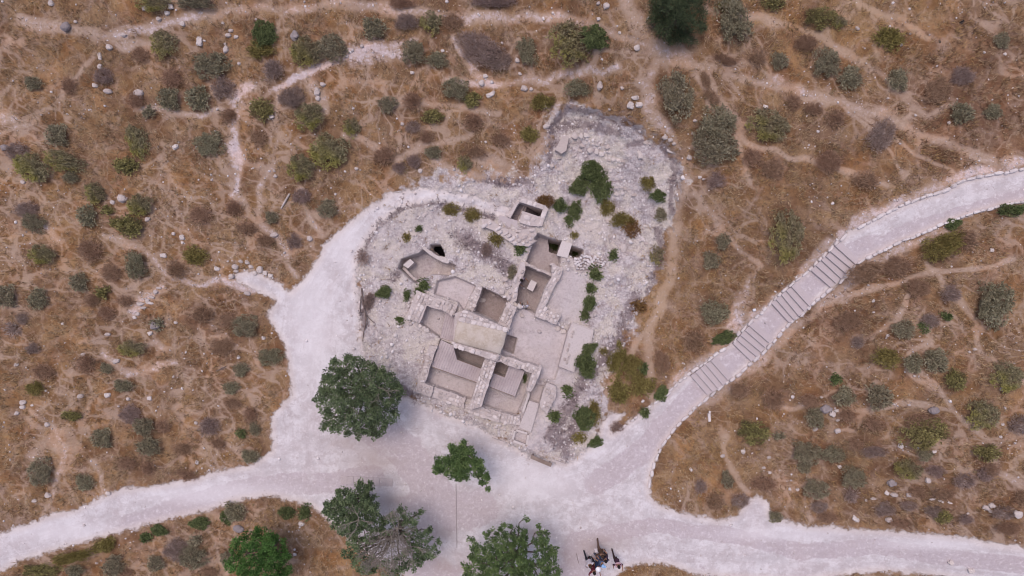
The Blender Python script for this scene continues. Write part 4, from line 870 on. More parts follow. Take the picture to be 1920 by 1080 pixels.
def zmean(poly): return float(np.mean([zb(*p) for p in poly]))

def ruin():
    # vaulted cistern house in the middle
    slab = [(858.3,599.7),(951.1,620),(945,645),(937.4,664.3),(895,653),(850.4,640.9)]
    z0 = zmean(slab)
    e = empty('vault_house', W(900, 630, z0), 'small stone house with a yellowish plaster roof in the middle of the ruin', 'stone house')
    top = world_poly([(853,588),(872,580.8),(952.8,616.9),(951.1,621),(937.4,668),(931,678),(848.9,649)], z0+1.15)
    mb = MB(); mb.prism(top, z0-1.2, .3); side_stones(mb, top, z0+1.13, z0-1.2, .25)
    mb.build('wall', M_WALL, e)
    # slightly domed plaster roof
    rp = world_poly(slab, z0+1.2); mb = MB(); c = sum(rp, Vector())/len(rp)
    rings = [1.0, .985, .8, .5, .2]; zz = [0, .05, .10, .16, .18]; vv = []
    dens = []
    for i in range(len(rp)):
        a, b = rp[i], rp[(i+1) % len(rp)]
        for t in (0, .25, .5, .75): dens.append(a.lerp(b, t))
    for r_, h_ in zip(rings, zz):
        for k, p in enumerate(dens):
            q = c.lerp(p, r_); vv.append((q.x+RNG.normal(0, .015)*(r_ > .9), q.y+RNG.normal(0, .015)*(r_ > .9), q.z+h_+RNG.normal(0, .008)))
    n = len(dens); base = [(p.x, p.y, p.z-.12) for p in dens]; vv = base+vv
    fc = [(i*n+k, i*n+(k+1) % n, (i+1)*n+(k+1) % n, (i+1)*n+k) for i in range(5) for k in range(n)]+[tuple(5*n+k for k in range(n))]
    ar = sum(dens[i].x*dens[(i+1) % n].y-dens[(i+1) % n].x*dens[i].y for i in range(n))
    if ar < 0: fc = [f[::-1] for f in fc]
    mb.add(vv, fc, .5); mb.build('plaster_roof', M_ROOF, e, True)
    for nm, pl in (('parapet', [(872,580.8),(952.8,616.9),(951.5,622),(858,601),(862,590)]), ('parapet', [(848.9,641),(884,651.5),(937,666.5),(927,677),(882,661.5),(848.9,650)])):
        wp = world_poly(pl, z0+1.3); mb = MB(); mb.prism([p-Vector((0, 0, .04)) for p in wp], z0+1.0, .2); stones_on(mb, wp, z0+1.28, .27, .45, .9); side_stones(mb, wp, z0+1.28, z0+1.1, .25); mb.build(nm, M_WALL, e)

    Wl = [
     ('L-shaped rubble wall at the upper left of the ruin, around the grey floored room', [(781.7,545),(858.3,572.5),(850,592),(800,573),(787.5,606),(760.8,596.7)], .35, 1.2, .30),
     ('thick wall on the left side of the large corrugated roof', [(805.6,647.8),(819.6,651),(812,671),(795.6,719),(813,726.7),(806.7,744.4),(780,735.6),(782,723),(792,693)], .45, 1.6, .26),
     ('low wall below the large corrugated roof, between the corner and the central wall', [(813.3,726.2),(873.3,747.8),(868.9,765.6),(830,752.9),(810,744.4)], .25, 1.5, .28),
     ('long pale rubble wall running down between the two corrugated roofs', [(911,670),(931,677),(925.6,695.6),(915.6,724.4),(904.4,757.8),(903,762),(881,767.8),(884.4,748.9),(894.4,716.7),(902.2,692.2)], .85, 2.6, .24),
     ('broad low wall block at the foot of the central wall', [(881,767.8),(903,763),(940,773.3),(935.6,793.3),(902,783.3),(877.8,774)], .22, 1.4, .30),
     ('low rubble wall end left of the stepped walkway', [(941,774),(965.6,780),(976,779),(975.6,797.8),(951,795.6),(937.5,791)], .18, 1.3, .22),
     ('angled wall above and right of the small corrugated roof, with a dressed edge', [(937.8,665.6),(980,680),(1015.6,688.9),(1007.8,712.2),(995.6,734.4),(987,733),(997.8,700),(960,687.5),(931,677.5)], .85, 2.5, .25),
     ('stepped stone wall on the right side of the smooth walkway', [(1025.6,717.8),(1042.2,724.4),(1042.2,744.4),(1033,762),(1025.6,775.6),(1013,764),(1012,755.6),(1019,731)], .5, 1.2, .30),
     ('short wall between the brown room with a boulder and the pale court', [(951.7,568.3),(969,576.7),(964,590),(954,618.3),(934.5,606.7),(945,582)], .5, 2.2, .26),
     ('narrow wall on the left side of the brown room with a boulder', [(894.3,535),(904.5,539.5),(887,584),(875.8,577.8),(879.7,558.3)], .1, 1.9, .22),
     ('long wall right of the sunken room with the two visitors, turning right at its foot', [(1035.6,493.3),(1055.6,503.3),(1048.9,524.4),(1039,540),(1023,573),(1026,581),(1051.7,593.3),(1042.5,608.3),(1003.3,593.3),(1010,574),(1023,540),(1034.4,520)], .45, 1.9, .25),
     ('rough wall left of the sunken room with the two visitors', [(984,491),(975,493),(966,520),(955,545),(950,560),(958,567),(968,564),(973,535),(985,505)], .15, 1.7, .36),
     ('rubble wall between the end of the curved path and the stone trench', [(903,411),(915,410),(940,426),(968,437),(1000,446),(1003,455),(990,462),(970,460),(948,448),(925,432),(905,424)], .3, 1.0, .34),
     ('stub of wall below the stone trench, above the brown sunken court', [(969,431),(1003,428),(1006,440),(1000,447),(975,440)], .2, 1.0, .26),
    ]
    for lab, poly, dz, dep, size in Wl: wall('rubble_wall', lab, poly, dz, dep, size)
    wall('thin_wall', 'thin straight wall across the top of the sunken room with the two visitors', [(985,491),(1036,514),(1034,519),(983,497)], .1, 1.5, .16, mat=M_ROCK)
    wall('thin_wall', 'curved low wall along the front of the cave mouth', [(796,463),(808,472.5),(820,479.5),(840,487),(839,493),(819,485.5),(806,477.5),(795,468)], .05, 1.2, .14, mat=M_BLOCK, tops=False)
    wall('thin_wall', 'thin straight wall crossing the lower left of the cave court', [(756,503.5),(758,501.5),(779.5,523),(777.5,525.5)], -.45, .7, .12, mat=M_WALL, tops=False)
    wall('thin_wall', 'narrow slab wall left of the stepped walkway', [(990,738),(993.3,737),(983,774),(978.5,772.5)], .35, 1.0, .3, mat=M_BLOCK, tops=False)
    # smooth topped terrace
    tp = [(1073,604),(1113,618),(1108,650),(1083,676),(1076,698),(1048,687),(1066,620)]
    z1 = zmean(tp); e = empty('terrace', W(1080, 650, z1), 'smooth pale raised terrace right of the court, with bushes on its right edge', 'terrace')
    w1 = world_poly(tp, z1+.45); mb = MB(); mb.prism(w1, z1-.8, .45); side_stones(mb, w1, z1+.40, z1-.6, .25); mb.build('block', M_WALL, e)
    w2 = world_poly([(1077,608),(1109,620),(1105,648),(1080,673),(1073,692),(1054,684),(1070,623)], z1+.47); mb = MB(); mb.prism(w2, z1+.3, .85); mb.build('plaster_top', M_STEPPALE, e)
    mb = MB(); w3 = world_poly([(1066,620),(1074,604),(1078,608),(1071,623),(1054,684),(1049,686)], z1+.5); stones_on(mb, world_poly([(1071,612),(1082,612),(1074,645),(1064,684),(1050,683),(1068,624)], z1+.48), z1+.49, .17); mb.build('edge_stones', M_ROCK, e)
    # walkway and the little basin below it
    wp_ = [(992,751),(1010.5,757),(995.6,811),(973,801)]; z2 = zmean(wp_)
    w = world_poly(wp_, z2+.18); mb = MB(); mb.prism(w, z2-.4, .8)
    o = mb.build('walkway', M_STEPPALE); tag(o, 'smooth pale sloping walkway slab leading down to the little basin', 'walkway')
    e = empty('stone_basin', W(977, 817, zmean(BASIN)), 'shallow square basin with a raised pale rim at the bottom of the ruin', 'basin')
    zz2 = zmean(BASIN)
    for a, b in zip(BASIN, BASIN[1:]+BASIN[:1]):
        A_, B_ = W(*a, zz2+.1), W(*b, zz2+.1); d = B_-A_
        mb = MB(); mb.box(((A_.x+B_.x)/2, (A_.y+B_.y)/2, zz2+.0), d.length-.13, .12, .24, math.atan2(d.y, d.x), .7, jit=.008); mb.build('rim', M_BLOCK, e)
    # low edging stones and the bench line at the bottom right
    def strip(name, label, cat, a, b, w, h, mat, tone=.5, group=None):
        A_, B_ = P(*a), P(*b); d = B_-A_; mb = MB(); mb.box(((A_.x+B_.x)/2, (A_.y+B_.y)/2, (A_.z+B_.z)/2+h/2-.02), math.hypot(d.x, d.y), w, h, math.atan2(d.y, d.x), tone, jit=.01)
        return tag(mb.build(name, mat), label, cat, group)
    strip('stone_edging', 'low stone edging left of the little basin', 'edging', (922,821), (949,831), .09, .12, M_WALL)
    strip('stone_edging', 'broken stone edging with rusty stains right of the wooden bench', 'edging', (1034,861), (1062,871), .10, .14, M_WALL)
    strip('stone_edging', 'thin kerb between the plaza and the bush patch above the wooden bench', 'edging', (996,842), (1058,862), .07, .10, M_WALL)
    # wooden bench
    A_, B_ = P(995, 852), P(1033, 868); d = (B_-A_); rz = math.atan2(d.y, d.x); c = (A_+B_)/2
    e = empty('wooden_bench', c, 'low tan wooden bench at the lower right corner of the ruin', 'bench', rz=rz)
    L = d.length
    for k in (-1, 0, 1):
        mb = MB(); mb.box((0, k*.075, .42), L, .065, .035, 0, .2+.2*k, jit=.004); o = mb.build('seat_plank', M_TIMBER, None); o.parent = e
    for s in (-1, 1):
        for t in (-1, 1):
            mb = MB(); mb.box((s*(L/2-.12), t*.08, .20), .06, .05, .40, 0, .5); o = mb.build('leg', M_TIMBER, None); o.parent = e
    # drain line across the plaza and the faint stone platform edge
    e = empty('drain_channel', P(855, 970), 'thin straight drain line running down the plaza from the lone tree', 'drain')
    for k in range(9):
        a, b = (855+.2*k, 907+k*13.4), (855+.2*(k+1), 907+(k+1)*13.4-.5)
        A_, B_ = P(*a), P(*b); mb = MB(); mb.box(((A_.x+B_.x)/2, (A_.y+B_.y)/2, A_.z+.012), .04, abs(A_.y-B_.y), .03, 0, .8, jit=.003); mb.build('channel_stone', M_GREYROCK, e)
    e = empty('sunk_paving', P(690, 898), 'faint row of grey paving slabs sunk in the chalk above the lower left trees', 'paving')
    for k in range(8):
        A_ = P(645+k*12.2, 899.5+k*.7); mb = MB(); mb.box((A_.x, A_.y, A_.z+.005), .36, .44, .04, -.03, .3+.08*(k % 3), jit=.006); mb.build('slab', M_STEP, e)
    # corrugated roofs over the sunken rooms
    z = zmean(ROOM_BUILD)+.12; ang = math.radians(-112)
    e = empty('corrugated_roof', W(868, 680, z), 'large L-shaped grey corrugated sheet roof over the left sunken room', 'sheet roof', 'corrugated sheet roofs over the sunken rooms')
    corrugated([wxy([(826.7,637),(849.5,648),(857,674.6),(846,700),(808.9,686.7)], z), wxy([(857,674.6),(902.5,691.5),(894.6,716.8),(846,700)], z)], z, ang, .15, .011, 'sheet', e)
    for a, b in (((809,687),(895,717)), ((829,650),(816,681)), ((857,674.6),(902.5,691.5))):
        A_, B_ = W(*a, z-.1), W(*b, z-.1); d = B_-A_; mb = MB(); mb.box(tuple((A_+B_)/2), d.length*.97, .08, .10, math.atan2(d.y, d.x), .4); mb.build('beam', M_TIMBER, e)
    e = empty('corrugated_roof', W(955, 715, z), 'small L-shaped grey corrugated sheet roof over the right sunken room', 'sheet roof', 'corrugated sheet roofs over the sunken rooms')
    corrugated([wxy([(954.4,684.8),(984,695.6),(974.4,720),(965.6,743.3),(940,733.5),(946.7,707.8)], z), wxy([(925.6,700),(946.7,707.8),(940,733.5),(916.7,724.4)], z)], z, ang, .15, .011, 'sheet', e)
    for a, b in (((917,724),(965,743)), ((926,700),(947,708))):
        A_, B_ = W(*a, z-.1), W(*b, z-.1); d = B_-A_; mb = MB(); mb.box(tuple((A_+B_)/2), d.length*.97, .08, .10, math.atan2(d.y, d.x), .4); mb.build('beam', M_TIMBER, e)
    zb3 = zmean(ROOM_B)-.12
    e = empty('corrugated_roof', W(842, 615, zb3), 'narrow grey sheet cover over the right half of the upper left room', 'sheet roof', 'corrugated sheet roofs over the sunken rooms')
    corrugated([wxy([(836.7,586.7),(860,593.5),(848,640),(825,633)], zb3)], zb3, math.radians(-106), .13, .008, 'sheet', e)
    # stones bounding room B at its foot
    # great lintel over the hollow
    zl = zmean(HOLLOW1)
    mb = MB(); mb.prism(world_poly([(1054,451),(1073,457),(1064,484),(1044,479)], zl+.1), zl-.5, .75)
    tag(mb.build('lintel_slab', M_BLOCK), 'big pale dressed slab bridging the two dark hollows with green plants', 'stone slab')
    # dressed blocks
    for nm, lab, poly, dz, t, hgt, mt in (
        ('stone_block', 'pale upright block standing in the sunken room beside the visitors', [(995.6,524.4),(1006.7,530),(998.9,546.7),(987.8,541)], -.35, .7, .9, M_BLOCK),
        ('stone_block', 'tilted pale block at the left end of the cave court', [(755.3,497),(768.9,485.4),(776.7,492.2),(765,503)], -.1, .6, .8, M_BLOCK),
        ('stone_slab', 'long weathered slab in the upper excavation', [(1054,255.4),(1067,255.4),(1062,282),(1053,288),(1041,281)], .15, .5, .7, M_ROCK),
        ('stone_slab', 'grey worn paving slab at the end of the curved path', [(937,403),(971,414),(968,430),(933,419)], .04, .3, .4, M_STEP)):
        zt = zmean(poly)+dz; mb = MB(); mb.prism(world_poly(poly, zt), zt-hgt, t); tag(mb.build(nm, mt), lab, 'stone block' if 'block' in nm else 'stone slab')
    # stone trench with stairs going down
    zp = zmean(PIT_ST)
    e = empty('trench_stair', W(990, 392, zp-.5), 'dark sunken stone trench with steps going down, where the curved path ends', 'sunken stair')
    for nm, pl, dz in (('wall', [(975,369),(993,374),(1021,385),(1018,392.5),(973.3,378)], .25), ('wall', [(1018,392.5),(1020,384),(1028,391),(1016,424),(1007,424),(1013.3,405.6)], .25),
                       ('wall', [(980,395.5),(1013.3,406.6),(1007,424),(992,423),(974,417)], .2), ('wall', [(956.7,409),(973.3,378.9),(970,375),(952,406)], .12)):
        z = zp+dz; w = world_poly(pl, z); mb = MB(); mb.prism([p-Vector((0, 0, .02)) for p in w], zp-3.1 if dz > .15 else zp-.8, .4); stones_on(mb, w, z-.02, .3, .4, .8); side_stones(mb, w, z-.05, zp-1.6 if dz > .15 else zp-.6, .28); mb.build(nm, M_WALL, e)
    for k in range(7):
        t = k/6.0; a = (984+24*t, 382+8.2*t); b = (979+27*t, 395+8.5*t)
        c = W((a[0]+b[0])/2, (a[1]+b[1])/2, zp-.55-.2*k); mb = MB()
        mb.box((c.x, c.y, zp-.55-.22*k-.15), .19, .62, .3, math.radians(-20), .35+.06*(k % 3), jit=.008); mb.build('step', M_DARKSTEP, e)
    for k, q in enumerate([[(972,382),(982,385),(977,393),(967,391)], [(966,392),(977,394),(973,404),(961,402)], [(960,403),(972,405),(969,414),(957.5,408)]]):
        mb = MB(); mb.prism(world_poly(q, zp-.5), zp-.7, .4+.1*k); mb.build('paving_slab', M_DARKSTEP, e)
    # rail down on the right of the trench
    # dead branch lying on the left bank
    e = empty('dead_branch', P(685, 600), 'long dead dark branch lying on the left edge of the ruin beside the white path', 'branch')
    for pts, r0 in (([(678,540),(680,565),(685,588),(686,607),(682,622),(680,640)], .045), ([(687,591),(694,599),(703,606)], .035), ([(687,595),(689,605),(691,613)], .03), ([(677,555),(675,575),(675,593)], .025), ([(683,575),(690,570)], .02)):
        mb = MB(); p = [P(x, y, .10) for x, y in pts]; mb.tube(p, list(np.linspace(r0, r0*.5, len(p))), 6); mb.build('limb', M_STICK, e)
    mb = MB(); mb.tube([P(543,363,.08), P(536,375,.1), P(527,391,.06)], [.05,.06,.04], 7); tag(mb.build('log', M_LOG), 'pale bleached log lying in the scrub left of the curved path', 'log')
    mb = MB(); mb.tube([P(404,696,.06), P(415,692,.09), P(423,687,.06)], [.02,.03,.02], 6); mb.tube([P(410,694,.08), P(418,688,.1)], [.02,.012], 5); tag(mb.build('stick', M_STICK), 'dark stick lying in the brown grass of the left slope', 'stick')
    c = P(1329, 782); e = empty('fallen_post', c, 'short cream stone post lying in the scrub below the lowest steps', 'post')
    mb = MB(); mb.box((c.x, c.y-.0, c.z+.07), .14, .46, .12, .05, .9, jit=.006); mb.build('shaft', M_KERB, e)
    mb = MB(); mb.box((c.x+.02, c.y+.31, c.z+.07), .09, .13, .09, .05, .8, jit=.006); mb.build('tip', M_KERB, e)
    c = P(1413, 581); mb = MB(); mb.lump((c.x, c.y, c.z+.09), .10, .085, .10, .4, .9, 0, .7); tag(mb.build('white_box', plain('white_plastic', (.75, .76, .82), .5, .1)), 'small white plastic box left of the kerb beside the middle steps', 'box')
    c = P(1081, 1049); mb = MB(); mb.tube([P(1081,1038,.03), P(1083,1049,.03), P(1086,1058,.03)], [.012, .012, .01], 5); tag(mb.build('walking_stick', M_STICK), 'thin stick lying on the plaza left of the group of people', 'stick')

# ------------------------------------------------------------------ steps and kerbs
def cave_chamber():
    z = zmean(CAVE); c = W(818, 455, z-2.6); a = []
    hx, hy, h = 1.7, 1.5, 1.5
    v = [(c.x+sx*hx, c.y+sy*hy, c.z+sz*h) for sz in (-1, 1) for sx, sy in ((-1, -1), (1, -1), (1, 1), (-1, 1))]
    mb = MB(); mb.add(v, [(0, 1, 2, 3), (0, 4, 5, 1), (1, 5, 6, 2), (2, 6, 7, 3), (3, 7, 4, 0)], .3)
    o = mb.build('cave_floor', M_GREYROCK); o['kind'] = 'structure'
def steps_and_kerbs():
    names = ['lowest', 'second lowest', 'second highest', 'highest']
    n = 0
    for fi, fl in enumerate(STAIRS):
        c = P((fl[0][0][0]+fl[-1][1][0])/2, (fl[0][0][1]+fl[-1][1][1])/2)
        e = empty('step_flight', c, names[fi]+' of the four flights of broad steps on the right hand path', 'steps', 'flights of steps on the stepped path')
        for k, (a, b) in enumerate(fl):
            n += 1; z = n*R+.004
            A_, B_ = W(a[0], a[1], z), W(b[0], b[1], z)
            if k+1 < len(fl):
                a2, b2 = fl[k+1]; C_, D_ = W(b2[0], b2[1], z), W(a2[0], a2[1], z)
                ext = 1.12
            else: C_, D_ = B_+Vector((.34, .30, 0)), A_+Vector((.34, .30, 0)); ext = .8
            C_ = B_+(C_-B_)*ext; D_ = A_+(D_-A_)*ext
            mb = MB(); nose = [A_, B_, C_, D_]
            top = [Vector((p.x, p.y, z)) for p in nose]
            mb.prism(top, z-.045, RNG.uniform(.3, .7))
            inn = (D_-A_).normalized()*.008
            low = [Vector((p.x, p.y, z-.0455)) for p in (A_+inn, B_+inn, C_, D_)]
            mb.prism(low, z-R-.25, .35)
            # dark pegs at the front edge
            for t in (RNG.uniform(.2, .35), RNG.uniform(.6, .8)):
                q = A_.lerp(B_, t)-inn*.6; mb.lump((q.x, q.y, z-.07), .026, .026, .03, 0, 0.0)
            mb.build('step', M_STEP, e)
    def kerb(label, pts, gaps=()):
        e = empty('path_kerb', P(*pts[len(pts)//2]), label, 'kerb', 'kerbs of the stepped path')
        cnt = 0
        L = [0]
        for a, b in zip(pts, pts[1:]): L.append(L[-1]+math.hypot(b[0]-a[0], b[1]-a[1]))
        t = 0; px = [p[0] for p in pts]; py = [p[1] for p in pts]
        while t < L[-1] and cnt < 99:
            l = RNG.uniform(8.5, 19)
            if L[-1] > 1000: l = RNG.uniform(10, 20)
            x, y = np.interp(t+l/2, L, px), np.interp(t+l/2, L, py)
            x0, y0 = np.interp(t, L, px), np.interp(t, L, py); x1, y1 = np.interp(t+l, L, px), np.interp(t+l, L, py)
            if -40 < x < 1960 and RNG.random() > .03 and not any(abs(x-gx_) < gr for gx_, gr in gaps):
                nx_, ny_ = RNG.normal(0, .7, 2)
                c = P(x+nx_, y+ny_); d = P(x1, y1)-P(x0, y0)
                mb = MB(); wdt = RNG.uniform(.07, .115)
                mb.lump((c.x, c.y, c.z+.04), l/64*.97, wdt, .12, math.atan2(d.y, d.x)+RNG.normal(0, .07), RNG.uniform(.35, 1.0), 0, .62, .09)
                mb.build('kerb_stone', M_KERB, e); cnt += 1
            t += l*RNG.uniform(1.0, 1.10)
    kerb('kerb of pale stones along the upper left side of the stepped path', LEFT_KERB, gaps=((1364, 5), (1595, 7)))
    kerb('kerb of pale stones along the lower right side of the stepped path, curving down to the plaza', RIGHT_KERB)
    # loose end of the left kerb
    e = empty('path_kerb', P(1190, 780), 'broken row of pale kerb stones left of the path below the lowest steps', 'kerb', 'kerbs of the stepped path')
    for x, y in ((1217,763),(1211,768),(1192,783),(1186,788),(1170,799),(1162,804),(1230,754),(1205,752)):
        c = P(x, y); mb = MB(); mb.lump((c.x, c.y, c.z+.03), RNG.uniform(.11, .17), .085, .10, math.radians(38)+RNG.normal(0, .1), RNG.uniform(.5, 1), 0, .6, .1); mb.build('kerb_stone', M_KERB, e)

# ------------------------------------------------------------------ rocks
RK = """122 50 9 11;141 40 4;231 65 6;204 88 6;187 124 5;187 105 4 7;178 160 6;201 171 9 6;258 174 10 8;263 181 5;297 35 5;342 44 5;374 77 6 9;383 76 3;427 66 6;432 57 5;442 69 5;423 92 5 8;422 82 3;418 43 3;552 66 8 11;298 187 4;305 193 4;594 172 6 9;605 158 6;596 184 5;507 218 7 5;328 275 7;7 276 7;42 341 5;516 330 4;514 320 3;95 5 6;320 12 5;313 24 5;305 5 6;270 15 5;448 119 4;
975 138 4;903 155 6;910 142 5;920 177 9 5;925 172 4;983 165 7;996 167 4;970 113 5;1195 89 6;1162 61 3;1123 35 4;1122 6 4;1137 10 6;754 232 4;668 316 4;788 320 5;830 95 4;773 136 4;650 105 4;678 86 4;1125 160 6 9;1167 165 4;1317 262 5;1293 295 5;1313 332 4;1319 336 3;1349 344 6;1665 184 3;1717 216 3;1780 230 3;1885 101 3;1436 200 5;1309 283 5;1300 250 4;1303 226 4;
228 372 9 8;211 379 5;306 479 7 4;407 504 6;513 441 9 6;433 518 6;451 490 5;463 492 5;487 505 7;497 512 5;507 517 5;463 550 7 5;440 500 7;442 508 5;470 500 5;478 512 5;290 610 10 9;281 625 5;201 627 6 4;217 677 7 5;30 684 5;155 665 4;165 681 4;117 607 3;494 634 4;297 540 6 3;291 547 5;273 560 3;263 570 7 4;258 588 5;252 595 4;280 568 8 3;268 577 7 3;284 557 6 3;276 563 5 3;329 605 4;325 438 4;341 445 5;342 455 3;533 474 3;580 447 6;276 411 6;
42 755 7 5;42 763 6 4;60 760 3;201 741 6 5;222 762 3;367 793 4;64 939 5 4;89 929 6 5;203 925 6 4;446 992 11 8;565 983 6;150 743 7;181 1056 3;31 775 5;88 796 5;240 748 4;280 747 5;
1861 469 4;1575 598 2;1662 634 2;1828 655 4;1715 705 3;1550 767 12 9;1562 776 6;1570 770 4;1529 805 6 4;1571 808 6;1571 788 4;1541 745 3;1752 770 10 8;1690 836 5;1753 847 4;1355 855 5;1442 858 4;1432 877 4;1443 886 4;1575 875 4;1673 906 9;1664 925 5;1677 928 8 5;1705 928 5;1638 935 6 3;1624 938 3;1496 918 4;1481 917 3;1606 974 9 5;1667 975 7 6;1850 952 7 5;1860 948 6;1857 958 4;1911 965 8;1784 1055 5;1823 1071 6;1815 963 3;1677 758 4 2;1705 759 3;1741 901 6;1750 936 7 2;1765 940 6 2;1782 943 5 2;1654 951 5;1880 730 4;1818 660 3;1885 765 3;1881 796 3;1877 819 3;1394 846 5;1451 765 3;
1022 196 4 8;1025 236 7;1022 238 5;1078 254 7;1090 255 5;1101 254 7;1075 268 6 3;1066 264 3 6;1091 273 6;1087 282 5;1107 282 6;1119 284 4 6;1129 289 6;1139 276 5 6;1047 297 6 3;1035 310 5 7;1047 318 4;1053 316 4 7;1200 290 5 8;1258 283 8 4;1247 258 6;1257 262 5;1264 269 4;1293 295 5;1192 183 8 4;1183 197 7;1199 196 7;1189 366 6;1172 354 4;1166 352 3;1157 336 4;1156 351 5;1156 364 5;1145 321 4;1155 395 3 8;1140 416 5 4;1211 268 5;1143 205 3;1170 465 7 9;1190 476 5;1210 424 4;1207 429 4;1212 456 5 4;1206 465 4;1176 478 3;1120 285 4;1150 299 5;1160 300 5;1168 303 4;1161 310 4;1141 300 4;1205 507 5 3;
1046 616 6 5;1057 621 6 5;905 563 7;813 575 3;925 553 4;946 524 7;950 535 6;942 547 6;958 570 7 5;975 575 6;965 583 7 5;955 556 6;990 577 7 4;979 592 5;795 615 5;800 619 6 4;788 612 4"""
def rocks():
    protos = []
    for k in range(7):
        v = ICO3_V.copy(); bx = .08+.07*k; l = np.max(np.abs(v), axis=1)[:, None]; v = v*(1-bx)+(v/l)*bx*.85
        f = 1+.75*(fbm(v[:, 0]*1.3+k*5+v[:, 2], v[:, 1]*1.3+v[:, 2]*.7+k, 40+k, 3)-.5)[:, None]; v = v*f
        v[:, 2] *= .72
        mb = MB(); mb.add(v, ICO3_F, np.clip(.35+.09*k+.25*(fbm(v[:, 0]*2, v[:, 1]*2+v[:, 2], k)-.5), 0, 1)); me = mb.mesh('rock'); me.materials.append(M_ROCK)
        protos.append(me)
    pale = [p.copy() for p in protos]
    for g in pale: g.materials.clear(); g.materials.append(M_PEBBLE)
    grey = [p.copy() for p in protos[:3]]
    for g in grey: g.materials.clear(); g.materials.append(M_GREYROCK)
    L = []
    for rec in RK.replace('\n', '').split(';'):
        v = [float(q) for q in rec.split()]; L.append((v[0], v[1], v[2], v[3] if len(v) > 3 else v[2]*RNG.uniform(.7, 1.0), 0))
    # tumbled stones under the lintel slab
    pile = [(1075,485),(1095,476),(1135,488),(1133,497),(1105,503),(1083,505)]
    while sum(1 for q in L if q[4] == 1) < 46:
        x, y = RNG.uniform(1073, 1136), RNG.uniform(474, 506)
        if inside(np.array([x]), np.array([y]), pile)[0] and all(math.hypot(q[0]-x, q[1]-y) > 4.2 for q in L if q[4] == 1): L.append((x, y, RNG.uniform(2.9, 4.6), RNG.uniform(2.6, 3.8), 1))
    for i, (x, y, rx, ry, pl) in enumerate(L):
        isg = (int(x), int(y)) in ((1550, 767), (1752, 770), (446, 992), (290, 610), (1673, 906), (122, 50), (552, 66), (7, 276))
        me = grey[i % 3] if isg else pale[i % 7] if pl else protos[i % 7]
        o = bpy.data.objects.new('rock', me); COL.objects.link(o)
        z = local_z(x, y); h = min(rx, ry)/32*(1.6 if pl else .95); rx, ry = (rx*.86, ry*.86) if pl else (rx, ry); p = W(x, y, z+h*.5)
        o.location = (p.x, p.y, z+h*.28); o.scale = (rx/32*.93, ry/32*.93, h); o.rotation_euler = (RNG.normal(0, .12), RNG.normal(0, .12), RNG.normal(0, .25) if rx != ry else RNG.uniform(0, 6))
        o['category'] = 'rock'
        if pl: o['group'] = 'stones tumbled below the big lintel slab'; ph = ('small' if rx < 3.2 else 'larger')+' tumbled stone'
        else:
            o['group'] = 'pale rocks lying about the slope and ruin'
            r_ = math.sqrt(rx*ry); a = max(rx, ry)/min(rx, ry)
            ph = ('tiny' if r_ < 3.6 else 'small' if r_ < 5.2 else 'medium' if r_ < 7.2 else 'large')+(' grey' if isg else ' pale')+(' elongated' if a > 1.45 else '')+(' rock')
        ITEMS.append((o, ph, x, y))
    print('rocks', len(L))
